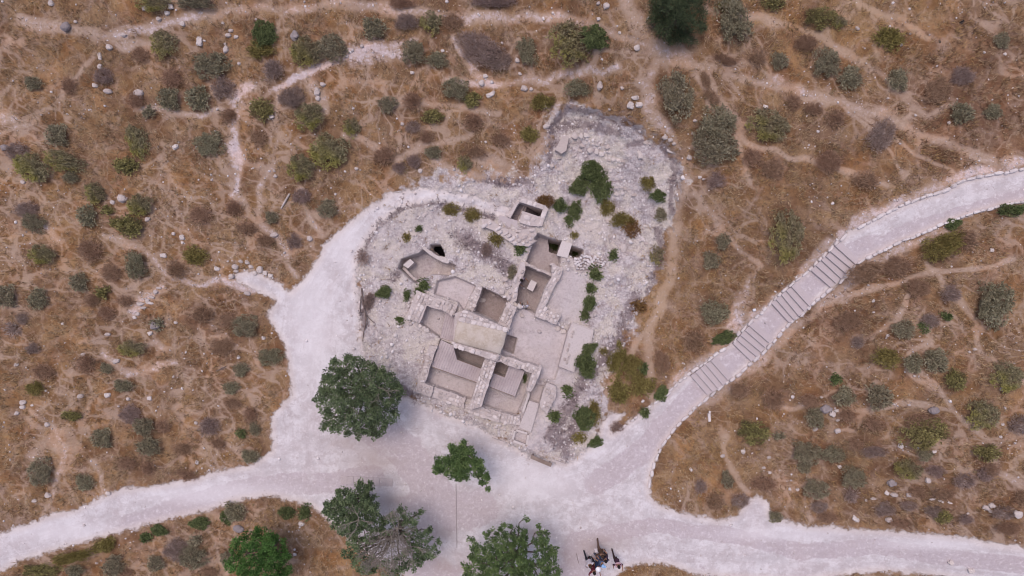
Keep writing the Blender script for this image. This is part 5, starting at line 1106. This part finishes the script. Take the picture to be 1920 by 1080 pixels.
def pebbles():
    gx, gy, M = GVIEW
    v1, f1 = _ico(1); f1 = np.array(f1); V = []; T = []; Fc = []; n = 0
    cand = 60000; x = RNG.uniform(-40, 1960, cand); y = RNG.uniform(-30, 1110, cand)
    i = np.clip(np.searchsorted(gx, x), 0, len(gx)-1); j = np.clip(np.searchsorted(gy, y), 0, len(gy)-1)
    road = M['road'][j, i]; rub = M['rub'][j, i]; fl = M['floor'][j, i]; tr = M['trail'][j, i]; Z = M['Z'][j, i]; ch = M['chalk'][j, i]
    cl = fbm(x/70, y/70, 77, 3); cl2 = vnoise(x/16, y/16, 78)
    pr = np.where(rub < 0, .6*(.25+1.2*cl2**1.5), np.where(road < 0, .035, np.clip((cl-.42)*.55, .012, .3)+.35*ch*tr+.12*np.exp(-np.clip(road, 0, 99)/14)))
    db = np.full(x.shape, 99.)
    for pts in ([(781,545),(760,597),(790,612)], [(780,735),(830,770),(880,795),(975,805)], [(903,411),(960,440),(1003,455)], [(950,510),(960,580)], [(1045,612),(1055,590)], [(1195,420),(1220,500),(1205,560),(1160,660)], [(1040,290),(1060,250),(1140,280),(1165,310),(1170,360)], [(960,350),(1000,330),(1035,310)], [(855,520),(930,545),(960,560)], [(1035,760),(1020,800)]): db = np.minimum(db, seg_dist(x, y, pts))
    bandm = np.exp(-(db/9)**2)
    pr = np.maximum(pr, .9*bandm)
    pr = pr*(sdf(x, y, CAVE) > 1.5)
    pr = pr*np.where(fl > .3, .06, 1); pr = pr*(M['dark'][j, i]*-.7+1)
    ok = RNG.random(cand) < pr; x, y, Z, rub, bandm = x[ok], y[ok], Z[ok], rub[ok], bandm[ok]
    m = len(x); s = np.exp(RNG.normal(math.log(.034), .45, m)); s = np.where(rub < 0, s*1.5, s); s = np.clip(s*(1+.7*bandm), .015, .125)
    k = (H-Z)/F; wx = (x-960)*k; wy = (540-y)*k
    sc = s[:, None]*RNG.uniform(.6, 1.25, (m, 3)); sc[:, 2] *= .6
    a = RNG.uniform(0, 6.28, m)
    vv = v1[None]*(1+RNG.uniform(-.18, .18, (m, len(v1), 1)))*sc[:, None, :]
    X = vv[..., 0]*np.cos(a)[:, None]-vv[..., 1]*np.sin(a)[:, None]+wx[:, None]
    Y = vv[..., 0]*np.sin(a)[:, None]+vv[..., 1]*np.cos(a)[:, None]+wy[:, None]
    Zz = vv[..., 2]+Z[:, None]+sc[:, 2:3]*.3
    V = np.stack([X, Y, Zz], -1).reshape(-1, 3); nv = len(v1)
    Fa = (f1[None]+(np.arange(m)*nv)[:, None, None]).reshape(-1, 3)
    me = bpy.data.meshes.new('pebbles'); me.vertices.add(len(V)); me.vertices.foreach_set('co', V.ravel())
    me.loops.add(Fa.size); me.loops.foreach_set('vertex_index', Fa.ravel().astype(np.int32)); me.polygons.add(len(Fa)); me.polygons.foreach_set('loop_start', (np.arange(len(Fa))*3).astype(np.int32))
    me.update(calc_edges=True); at = me.attributes.new('tone', 'FLOAT', 'POINT'); at.data.foreach_set('value', np.repeat(RNG.uniform(0, 1, m), nv).astype(np.float32))
    o = link_mesh('loose_pebbles', me, None, [M_PEBBLE]); tag(o, 'small loose chalk pebbles strewn over the slope and the excavation', 'pebbles', None, 'stuff')
    print('pebbles', m)

# ------------------------------------------------------------------ dry grass
def grass():
    gx, gy, M = GVIEW
    tufts = 150000; x = RNG.uniform(-90, 2010, tufts); y = RNG.uniform(-80, 1160, tufts)
    i = np.clip(np.searchsorted(gx, x), 0, len(gx)-1); j = np.clip(np.searchsorted(gy, y), 0, len(gy)-1)
    road = M['road'][j, i]; rub = M['rub'][j, i]; tr = M['trail'][j, i]; Z = M['Z'][j, i]; fl = M['floor'][j, i]
    nz = fbm(x/28, y/28, 90, 4); n2 = fbm(x/60, y/60, 91, 3)
    e = (fbm(x/10, y/10, 92, 3)-.5)*26
    pr = np.clip(.25+2.4*(nz-.38), .10, 1)*smooth((road+e*.8-1)/10)*smooth((rub+e*1.2)/14)*(1-.9*np.clip(tr*1.35, 0, 1))
    pr = np.maximum(pr, ((rub < 0) & (fl < .1) & (vnoise(x/9, y/9, 95) > .74))*.16)
    pr = np.maximum(pr, .75*(M['weed'][j, i] > .35)*(rub < 3)*(vnoise(x/6, y/6, 97) > .42)*(fl < .2))
    ok = RNG.random(tufts) < pr; x, y, Z = x[ok], y[ok], Z[ok]; i, j = i[ok], j[ok]; n2 = n2[ok]; nz = nz[ok]
    m = len(x); B = 5
    k = (H-Z)/F; wx = (x-960)*k; wy = (540-y)*k
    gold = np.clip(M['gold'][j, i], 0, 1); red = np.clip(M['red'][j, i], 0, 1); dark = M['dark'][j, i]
    base = np.repeat(np.column_stack([wx, wy, Z-.01]), B, 0)+np.column_stack([RNG.normal(0, .05, (m*B, 2)), np.zeros(m*B)])
    wd = M['weed'][j, i]
    a = RNG.uniform(0, 6.283, m*B); ln = RNG.uniform(.10, .32, m*B)*np.repeat(.75+.6*nz, B); lean = RNG.uniform(.35, 1.0, m*B)
    tip = base+np.column_stack([np.cos(a)*ln*lean, np.sin(a)*ln*lean, ln*np.sqrt(np.clip(1-lean**2*.85, .05, 1))])
    w = RNG.uniform(.007, .018, m*B); sd_ = np.column_stack([-np.sin(a)*w, np.cos(a)*w, np.zeros(m*B)])
    V = np.stack([base-sd_, base+sd_, tip], 1).reshape(-1, 3)
    pal = np.array([(.44, .32, .205), (.32, .215, .125), (.20, .125, .078), (.40, .262, .125), (.175, .098, .062), (.26, .215, .125)])
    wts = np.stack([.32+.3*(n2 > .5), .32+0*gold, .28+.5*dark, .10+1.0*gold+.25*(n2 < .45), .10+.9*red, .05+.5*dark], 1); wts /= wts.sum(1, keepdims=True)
    cs = wts.cumsum(1); u = np.clip(np.repeat(RNG.random(m), B)*.8+RNG.random(m*B)*.2, 0, .999)
    ci = (u[:, None] > np.repeat(cs, B, 0)).sum(1).clip(0, 5)
    colr = pal[ci]*RNG.uniform(.8, 1.2, (m*B, 1))
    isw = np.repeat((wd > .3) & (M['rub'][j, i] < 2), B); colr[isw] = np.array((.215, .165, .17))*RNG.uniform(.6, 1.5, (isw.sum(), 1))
    me = bpy.data.meshes.new('dry_grass'); me.vertices.add(len(V)); me.vertices.foreach_set('co', V.ravel())
    nf = m*B; me.loops.add(nf*3); me.loops.foreach_set('vertex_index', np.arange(nf*3, dtype=np.int32)); me.polygons.add(nf); me.polygons.foreach_set('loop_start', (np.arange(nf)*3).astype(np.int32))
    me.update(calc_edges=True)
    ca = me.attributes.new('col', 'FLOAT_COLOR', 'POINT'); c4 = np.ones((nf*3, 4), np.float32); c4[:, :3] = np.repeat(colr, 3, 0); ca.data.foreach_set('color', c4.ravel())
    g = N('dry_grass_blades', .8); g.b.inputs['Specular IOR Level'].default_value = .1
    g.done(g.attr('col', 'Color'))
    o = link_mesh('dry_grass', me, None, [g.mat]); tag(o, 'dry straw and rusty brown grass covering the slope', 'grass', None, 'stuff')
    print('grass blades', nf)
# ------------------------------------------------------------------ people
SKIN = plain('skin', (.30, .17, .12), .6, .1)
def cloth(name, c): return plain(name, c, .85, .2)
def person(label, base_px, face_deg, shirt, pants, hair, stride=.22, arms=((25, 20), (25, 30)), lean=0, hat=None, bag=None, group='group of people on the lower right of the plaza', crouch=0, hold=None, shoe=(.05, .045, .045)):
    """one continuous skinned body in local space (facing +Y), then placed"""
    base = W(base_px[0], base_px[1], float(GVIEWZ(base_px)))
    e = empty('person', base, label, 'person', group, rz=math.radians(face_deg)); e.scale = (.95, .95, .93)
    V = []; E = []; Rr = []
    def v(p, r, par=None):
        V.append(p); Rr.append(r)
        if par is not None: E.append((par, len(V)-1))
        return len(V)-1
    ln = lean
    pel = v((0, 0, .93), (.135, .10)); wa = v((0, ln*.1, 1.10), (.145, .115), pel); ch = v((0, ln*.22, 1.30), (.17, .13), wa)
    nk0 = v((0, ln*.33, 1.44), (.075, .06), ch); nk = v((0, ln*.37, 1.50), (.052, .052), nk0)
    hd = v((0, ln*.40+.01, 1.58), (.068, .078), nk); hd2 = v((0, ln*.40+.015, 1.66), (.075, .090), hd); hd3 = v((0, ln*.40+.0, 1.72), (.045, .055), hd2)
    ns = v((0, ln*.40+.115, 1.60), (.011, .011), hd2)
    hands = []
    for s, st, (up, bend) in ((-1, stride, arms[0]), (1, -stride, arms[1])):
        hp = v((s*.09, 0, .88), (.10, .10), pel); kn = v((s*.10, st*.55+.03, .49), (.062, .062), hp); an = v((s*.10, st-.03, .09), (.042, .045), kn)
        v((s*.11, st+.12, .035), (.038, .032), an); v((s*.10, st-.07, .04), (.035, .035), an)
        sh = v((s*.17, ln*.30, 1.40), (.075, .07), nk0)
        a = math.radians(up); fwd = math.radians(bend)
        el = (s*(.19+.27*math.sin(a)*.55), ln*.3+.27*math.sin(a)*.6, 1.40-.27*math.cos(a))
        k = v(el, (.044, .044), sh)
        wr = (el[0]-s*.02, el[1]+.25*math.sin(fwd+a), el[2]-.25*math.cos(fwd+a)); w_ = v(wr, (.028, .03), k)
        dr = Vector(wr)-Vector(el); dr.normalize(); pm = Vector(wr)+dr*.06; v(tuple(pm), (.022, .036), w_)
        hands.append((Vector(wr)+dr*.085, dr, s))
    me = bpy.data.meshes.new('body'); me.from_pydata(V, E, []); o = bpy.data.objects.new('body', me); COL.objects.link(o)
    md = o.modifiers.new('skin', 'SKIN'); md.use_smooth_shade = True
    for i, r in enumerate(Rr): me.skin_vertices[0].data[i].radius = r
    me.skin_vertices[0].data[0].use_root = True
    ss = o.modifiers.new('sub', 'SUBSURF'); ss.levels = 1; ss.render_levels = 1
    dg = bpy.context.evaluated_depsgraph_get(); me2 = bpy.data.meshes.new_from_object(o.evaluated_get(dg)); bpy.data.objects.remove(o)
    # five separate fingers per hand, rooted in the palm, and the eyes and ears of the head
    bm = bmesh.new(); bm.from_mesh(me2)
    mb = MB()
    for p, dr, s in hands:
        sidev = dr.cross(Vector((s, 0, 0))); sidev = sidev.normalized() if sidev.length > .01 else Vector((0, 1, 0))
        for k, (off, l) in enumerate(((-.027, .065), (-.009, .075), (.009, .07), (.026, .055))):
            a = p+sidev*off-dr*.02; b = a+dr*l*.5; c = b+dr*l*.45+Vector((-s*.02, 0, -.004)); mb.tube([a, b, c], [.009, .0085, .006], 6, .5)
        a = p-dr*.05+sidev*.03; mb.tube([a, a+sidev*.025+dr*.025, a+sidev*.03+dr*.05], [.011, .010, .007], 6, .5)
    hy = ln*.40
    for s in (-1, 1): mb.lump((s*.085, hy, 1.61), .012, .022, .032, 0, .5)
    tmp = mb.mesh('tmp'); bm.from_mesh(tmp)
    me3 = bpy.data.meshes.new('body'); bm.to_mesh(me3); bm.free()
    mats = [SKIN, shirt, pants, plain('shoe_leather', shoe, .6), plain('eye', (.02, .02, .02), .3)]
    for m_ in mats: me3.materials.append(m_)
    for f in me3.polygons:
        c = f.center; f.use_smooth = True
        if c.z > 1.465 or (abs(c.x) > .20 and c.z < 1.22 and c.z > .55) or (abs(c.x) > .12 and c.y > .20 and c.z > .8): f.material_index = 0
        elif c.z > .95: f.material_index = 1
        elif c.z > .10: f.material_index = 2
        else: f.material_index = 3
    body = bpy.data.objects.new('body', me3); COL.objects.link(body); body.parent = e
    if True:
        mb = MB(); 
        for s in (-1, 1): mb.lump((s*.032, hy+.098, 1.635), .012, .008, .008, 0, .5)
        o2 = mb.build('eyes', mats[4], None); o2.parent = e
    # hair: cap over the top and back
    vv = ICO3_V.copy(); vv = vv*(.092, .108, .105)+np.array([0, hy-.012, 1.675]); vv[:, 2] += .006*RNG.normal(0, 1, len(vv))
    fr = vv[:, 1] > hy+.055; vv[fr, 2] = np.maximum(vv[fr, 2], 1.675); mb = MB(); mb.add(vv, ICO3_F, .5); h = mb.build('hair', hair, None, True); h.parent = e
    if hat:
        kind, mat = hat; mb = MB(); n = 22
        brim = .155 if kind == 'brim' else .10
        prof = [(.0, 1.80), (.05, 1.798), (.085, 1.775), (.10, 1.715), (brim, 1.70), (brim, 1.69), (.098, 1.70)]
        vv = [(r_*math.cos(2*math.pi*k/n), hy+r_*math.sin(2*math.pi*k/n)*1.06, z) for r_, z in prof[1:] for k in range(n)]+[(0, hy, 1.80)]
        fc = [(i*n+k, (i+1)*n+k, (i+1)*n+(k+1) % n, i*n+(k+1) % n) for i in range(len(prof)-2) for k in range(n)]+[(k, (k+1) % n, len(vv)-1) for k in range(n)]
        mb.add(vv, fc, .5)
        if kind == 'cap': mb.lump((0, hy+.13, 1.71), .075, .07, .010, 0, .5)
        ht = mb.build('hat', mat, None, True); ht.parent = e
    if bag:
        mb = MB(); mb.lump((0, -.17+ln*.2, 1.22), .15, .09, .22, 0, .5, 0, .6, .05); b = mb.build('backpack', bag, None, True); b.parent = e
        for s in (-1, 1):
            mb = MB(); mb.tube([(s*.09, -.10+ln*.2, 1.38), (s*.10, ln*.3, 1.47), (s*.10, .12+ln*.25, 1.30)], [.014]*3, 5); b = mb.build('strap', bag, None); b.parent = e
    return e
def GVIEWZ(p): return local_z(p[0], p[1])
def people():
    blk = cloth('black_hair', (.018, .014, .013)); brn = cloth('brown_hair', (.055, .032, .022)); gry = cloth('grey_hair', (.30, .28, .28))
    c = cloth
    person('person in a maroon shirt with arms held out, lowest of the group at the bottom', (1107,1049), 195, c('maroon_shirt', (.15, .030, .050)), c('maroon_trousers', (.10, .035, .04)), blk, .18, ((75, 5), (75, 5)), .1)
    person('person in a white top and dark trousers, left end of the plaza group', (1100,1038), 200, c('white_top', (.62, .58, .64)), c('black_trousers', (.03, .03, .04)), brn, .22, ((30, 30), (30, 20)), .0)
    person('person in a wide white hat and navy shirt, centre of the plaza group', (1114,1043), 60, c('navy_shirt', (.03, .045, .10)), c('dark_trousers', (.03, .028, .04)), blk, .1, ((30, 60), (30, 40)), .0, hat=('brim', plain('white_hat', (.85, .85, .9), .7, .06)))
    person('leaning person in a pale blue cap, right of the wide white hat', (1119,1035), 250, c('steel_blue_shirt', (.09, .13, .24)), c('grey_blue_trousers', (.10, .11, .16)), brn, .12, ((35, 50), (25, 50)), .3, hat=('cap', plain('blue_cap', (.30, .50, .80), .6, .1)))
    person('tall person in brown clothes striding, topmost of the group at the bottom', (1122,1019), 175, c('brown_shirt', (.085, .05, .035)), c('brown_trousers', (.13, .08, .06)), brn, .30, ((40, 50), (50, 10)), .1)
    person('person in a dark purple jacket with a dark backpack in the plaza group', (1128,1029), 40, c('dark_purple_jacket', (.055, .035, .055)), c('dark_grey_trousers', (.04, .032, .045)), blk, .18, ((45, 40), (30, 40)), .1, bag=c('navy_backpack', (.035, .035, .07)))
    person('person with a pink scarf over a dark top, right end of the plaza group', (1151,1037), 185, c('dark_violet_top', (.07, .035, .06)), c('dark_brown_trousers', (.055, .035, .035)), blk, .26, ((40, 60), (30, 30)), .15)
    sc = bpy.data.objects['person.006'] if 'person.006' in bpy.data.objects else None
    if sc:
        mb = MB(); n = 16
        for k in range(n): a = 2*math.pi*k/n; mb.lump((.15*math.cos(a), .05+.12*math.sin(a), 1.42+.02*math.sin(3*a)), .06, .05, .035, a, .5)
        s = mb.build('scarf', plain('pink_scarf', (.55, .36, .42), .8, .3), None, True); s.parent = sc
    person('visitor in a white shirt with grey hair, standing at the mouth of the sunken room', (983,574), 10, c('white_shirt', (.66, .64, .74)), c('grey_trousers', (.18, .16, .19)), gry, .1, ((20, 25), (20, 25)), .05, group='visitors in the sunken room')
    person('visitor with black hair in a lilac grey top beside the pale upright block', (977,526), 230, c('lilac_grey_top', (.24, .20, .25)), c('slate_trousers', (.12, .10, .12)), blk, .08, ((25, 40), (20, 30)), .05, group='visitors in the sunken room')
    # white folder held by the brown person
    b = P(1117.5, 1032, 1.15); mb = MB(); mb.box(tuple(b), .16, .22, .03, .3, .8, tilt=.5); tag(mb.build('white_folder', plain('white_paper', (.55, .50, .52), .7, .05)), 'white folder in the hand of the person in brown clothes', 'folder')

# ------------------------------------------------------------------ labels that single out shrubs and rocks
MARKS = [('the cave mouth',820,468),('the big heart-shaped green bush',1108,345),('the highest flight of steps',1562,500),('the lowest flight of steps',1330,708),('the second lowest flight of steps',1408,645),('the round tree left of the ruin',672,740),
 ('the lone plaza tree',866,865),('the bright green bottom tree',487,1045),('the dark treetop at the top edge',1270,28),('the tall bush beside the highest steps',1474,444),('the plaster roofed house',900,625),
 ('the stone trench',990,395),('the upper left corner',0,0),('the upper right corner',1920,0),('the lower right corner',1920,1080),('the lower left corner',0,1080),('the middle of the left edge',0,540),('the blue green trees at upper right',1735,90),
 ('the middle of the right edge',1920,560),('the wide purple top shrub',905,97),('the white chalk spur',450,515),('the large bush mass at right',1340,255),
 ('the lower end of the long kerb',1218,908),('the fallen cream post',1329,782),('the big lintel slab',1058,467),('the upper slab of the excavation',1055,270),('the smooth terrace',1080,650),('the wooden bench',1014,860),
 ('the bleached log',535,376),('the start of the upper trail',700,5),('the long shrub under the left trail',597,95),('the sunken room with visitors',1000,545),('the large grey boulder',1550,767)]
ORD = ['', 'second', 'third', 'fourth', 'fifth', 'sixth', 'seventh', 'eighth', 'ninth', 'tenth', 'eleventh', 'twelfth', 'thirteenth', 'fourteenth', 'fifteenth', 'sixteenth', 'seventeenth', 'eighteenth', 'nineteenth', 'twentieth'] + ['twenty-'+w for w in ('first', 'second', 'third', 'fourth', 'fifth', 'sixth', 'seventh', 'eighth', 'ninth')] + ['thirtieth'] + ['thirty-'+w for w in ('first', 'second', 'third', 'fourth', 'fifth', 'sixth', 'seventh', 'eighth', 'ninth')] + ['fortieth'] + ['forty-'+w for w in ('first', 'second', 'third', 'fourth', 'fifth', 'sixth', 'seventh', 'eighth', 'ninth')]
def labels():
    B = {}
    for o, ph, x, y in ITEMS:
        d = [(math.hypot(x-m[1], y-m[2]), m) for m in MARKS]; dm, mk = min(d, key=lambda q: q[0])
        dx, dy = x-mk[1], y-mk[2]
        if abs(dx) > 2.2*abs(dy): w = 'right of' if dx > 0 else 'left of'
        elif abs(dy) > 2.2*abs(dx): w = 'below' if dy > 0 else 'above'
        else: w = ('below' if dy > 0 else 'above')+' '+('right of' if dx > 0 else 'left of')
        if dm < 14: w = 'at'
        edge = 'corner' in mk[0] or 'edge' in mk[0] and 'tree' not in mk[0]
        B.setdefault((ph, 'near' if edge else w, mk[0]), []).append((dm, o))
    for (ph, w, mk), L in B.items():
        L.sort(key=lambda q: q[0])
        for k, (d, o) in enumerate(L):
            if len(L) == 1: o['label'] = f'{ph} {w} {mk}'
            elif k == 0: o['label'] = f'{ph} {w} {mk}, nearest one'
            else: o['label'] = f'{ph} {w} {mk}, {ORD[min(k, 48)]} nearest'

M_STEPPALE = stone_mat('pale_smooth_plaster', (.44, .375, .365), (.50, .435, .43), (.58, .515, .51), .5, .35)
GVIEW = ground()
ruin()
cave_chamber()
steps_and_kerbs()
trees()
shrubs()
rocks()
people()
labels()
pebbles()
grass()
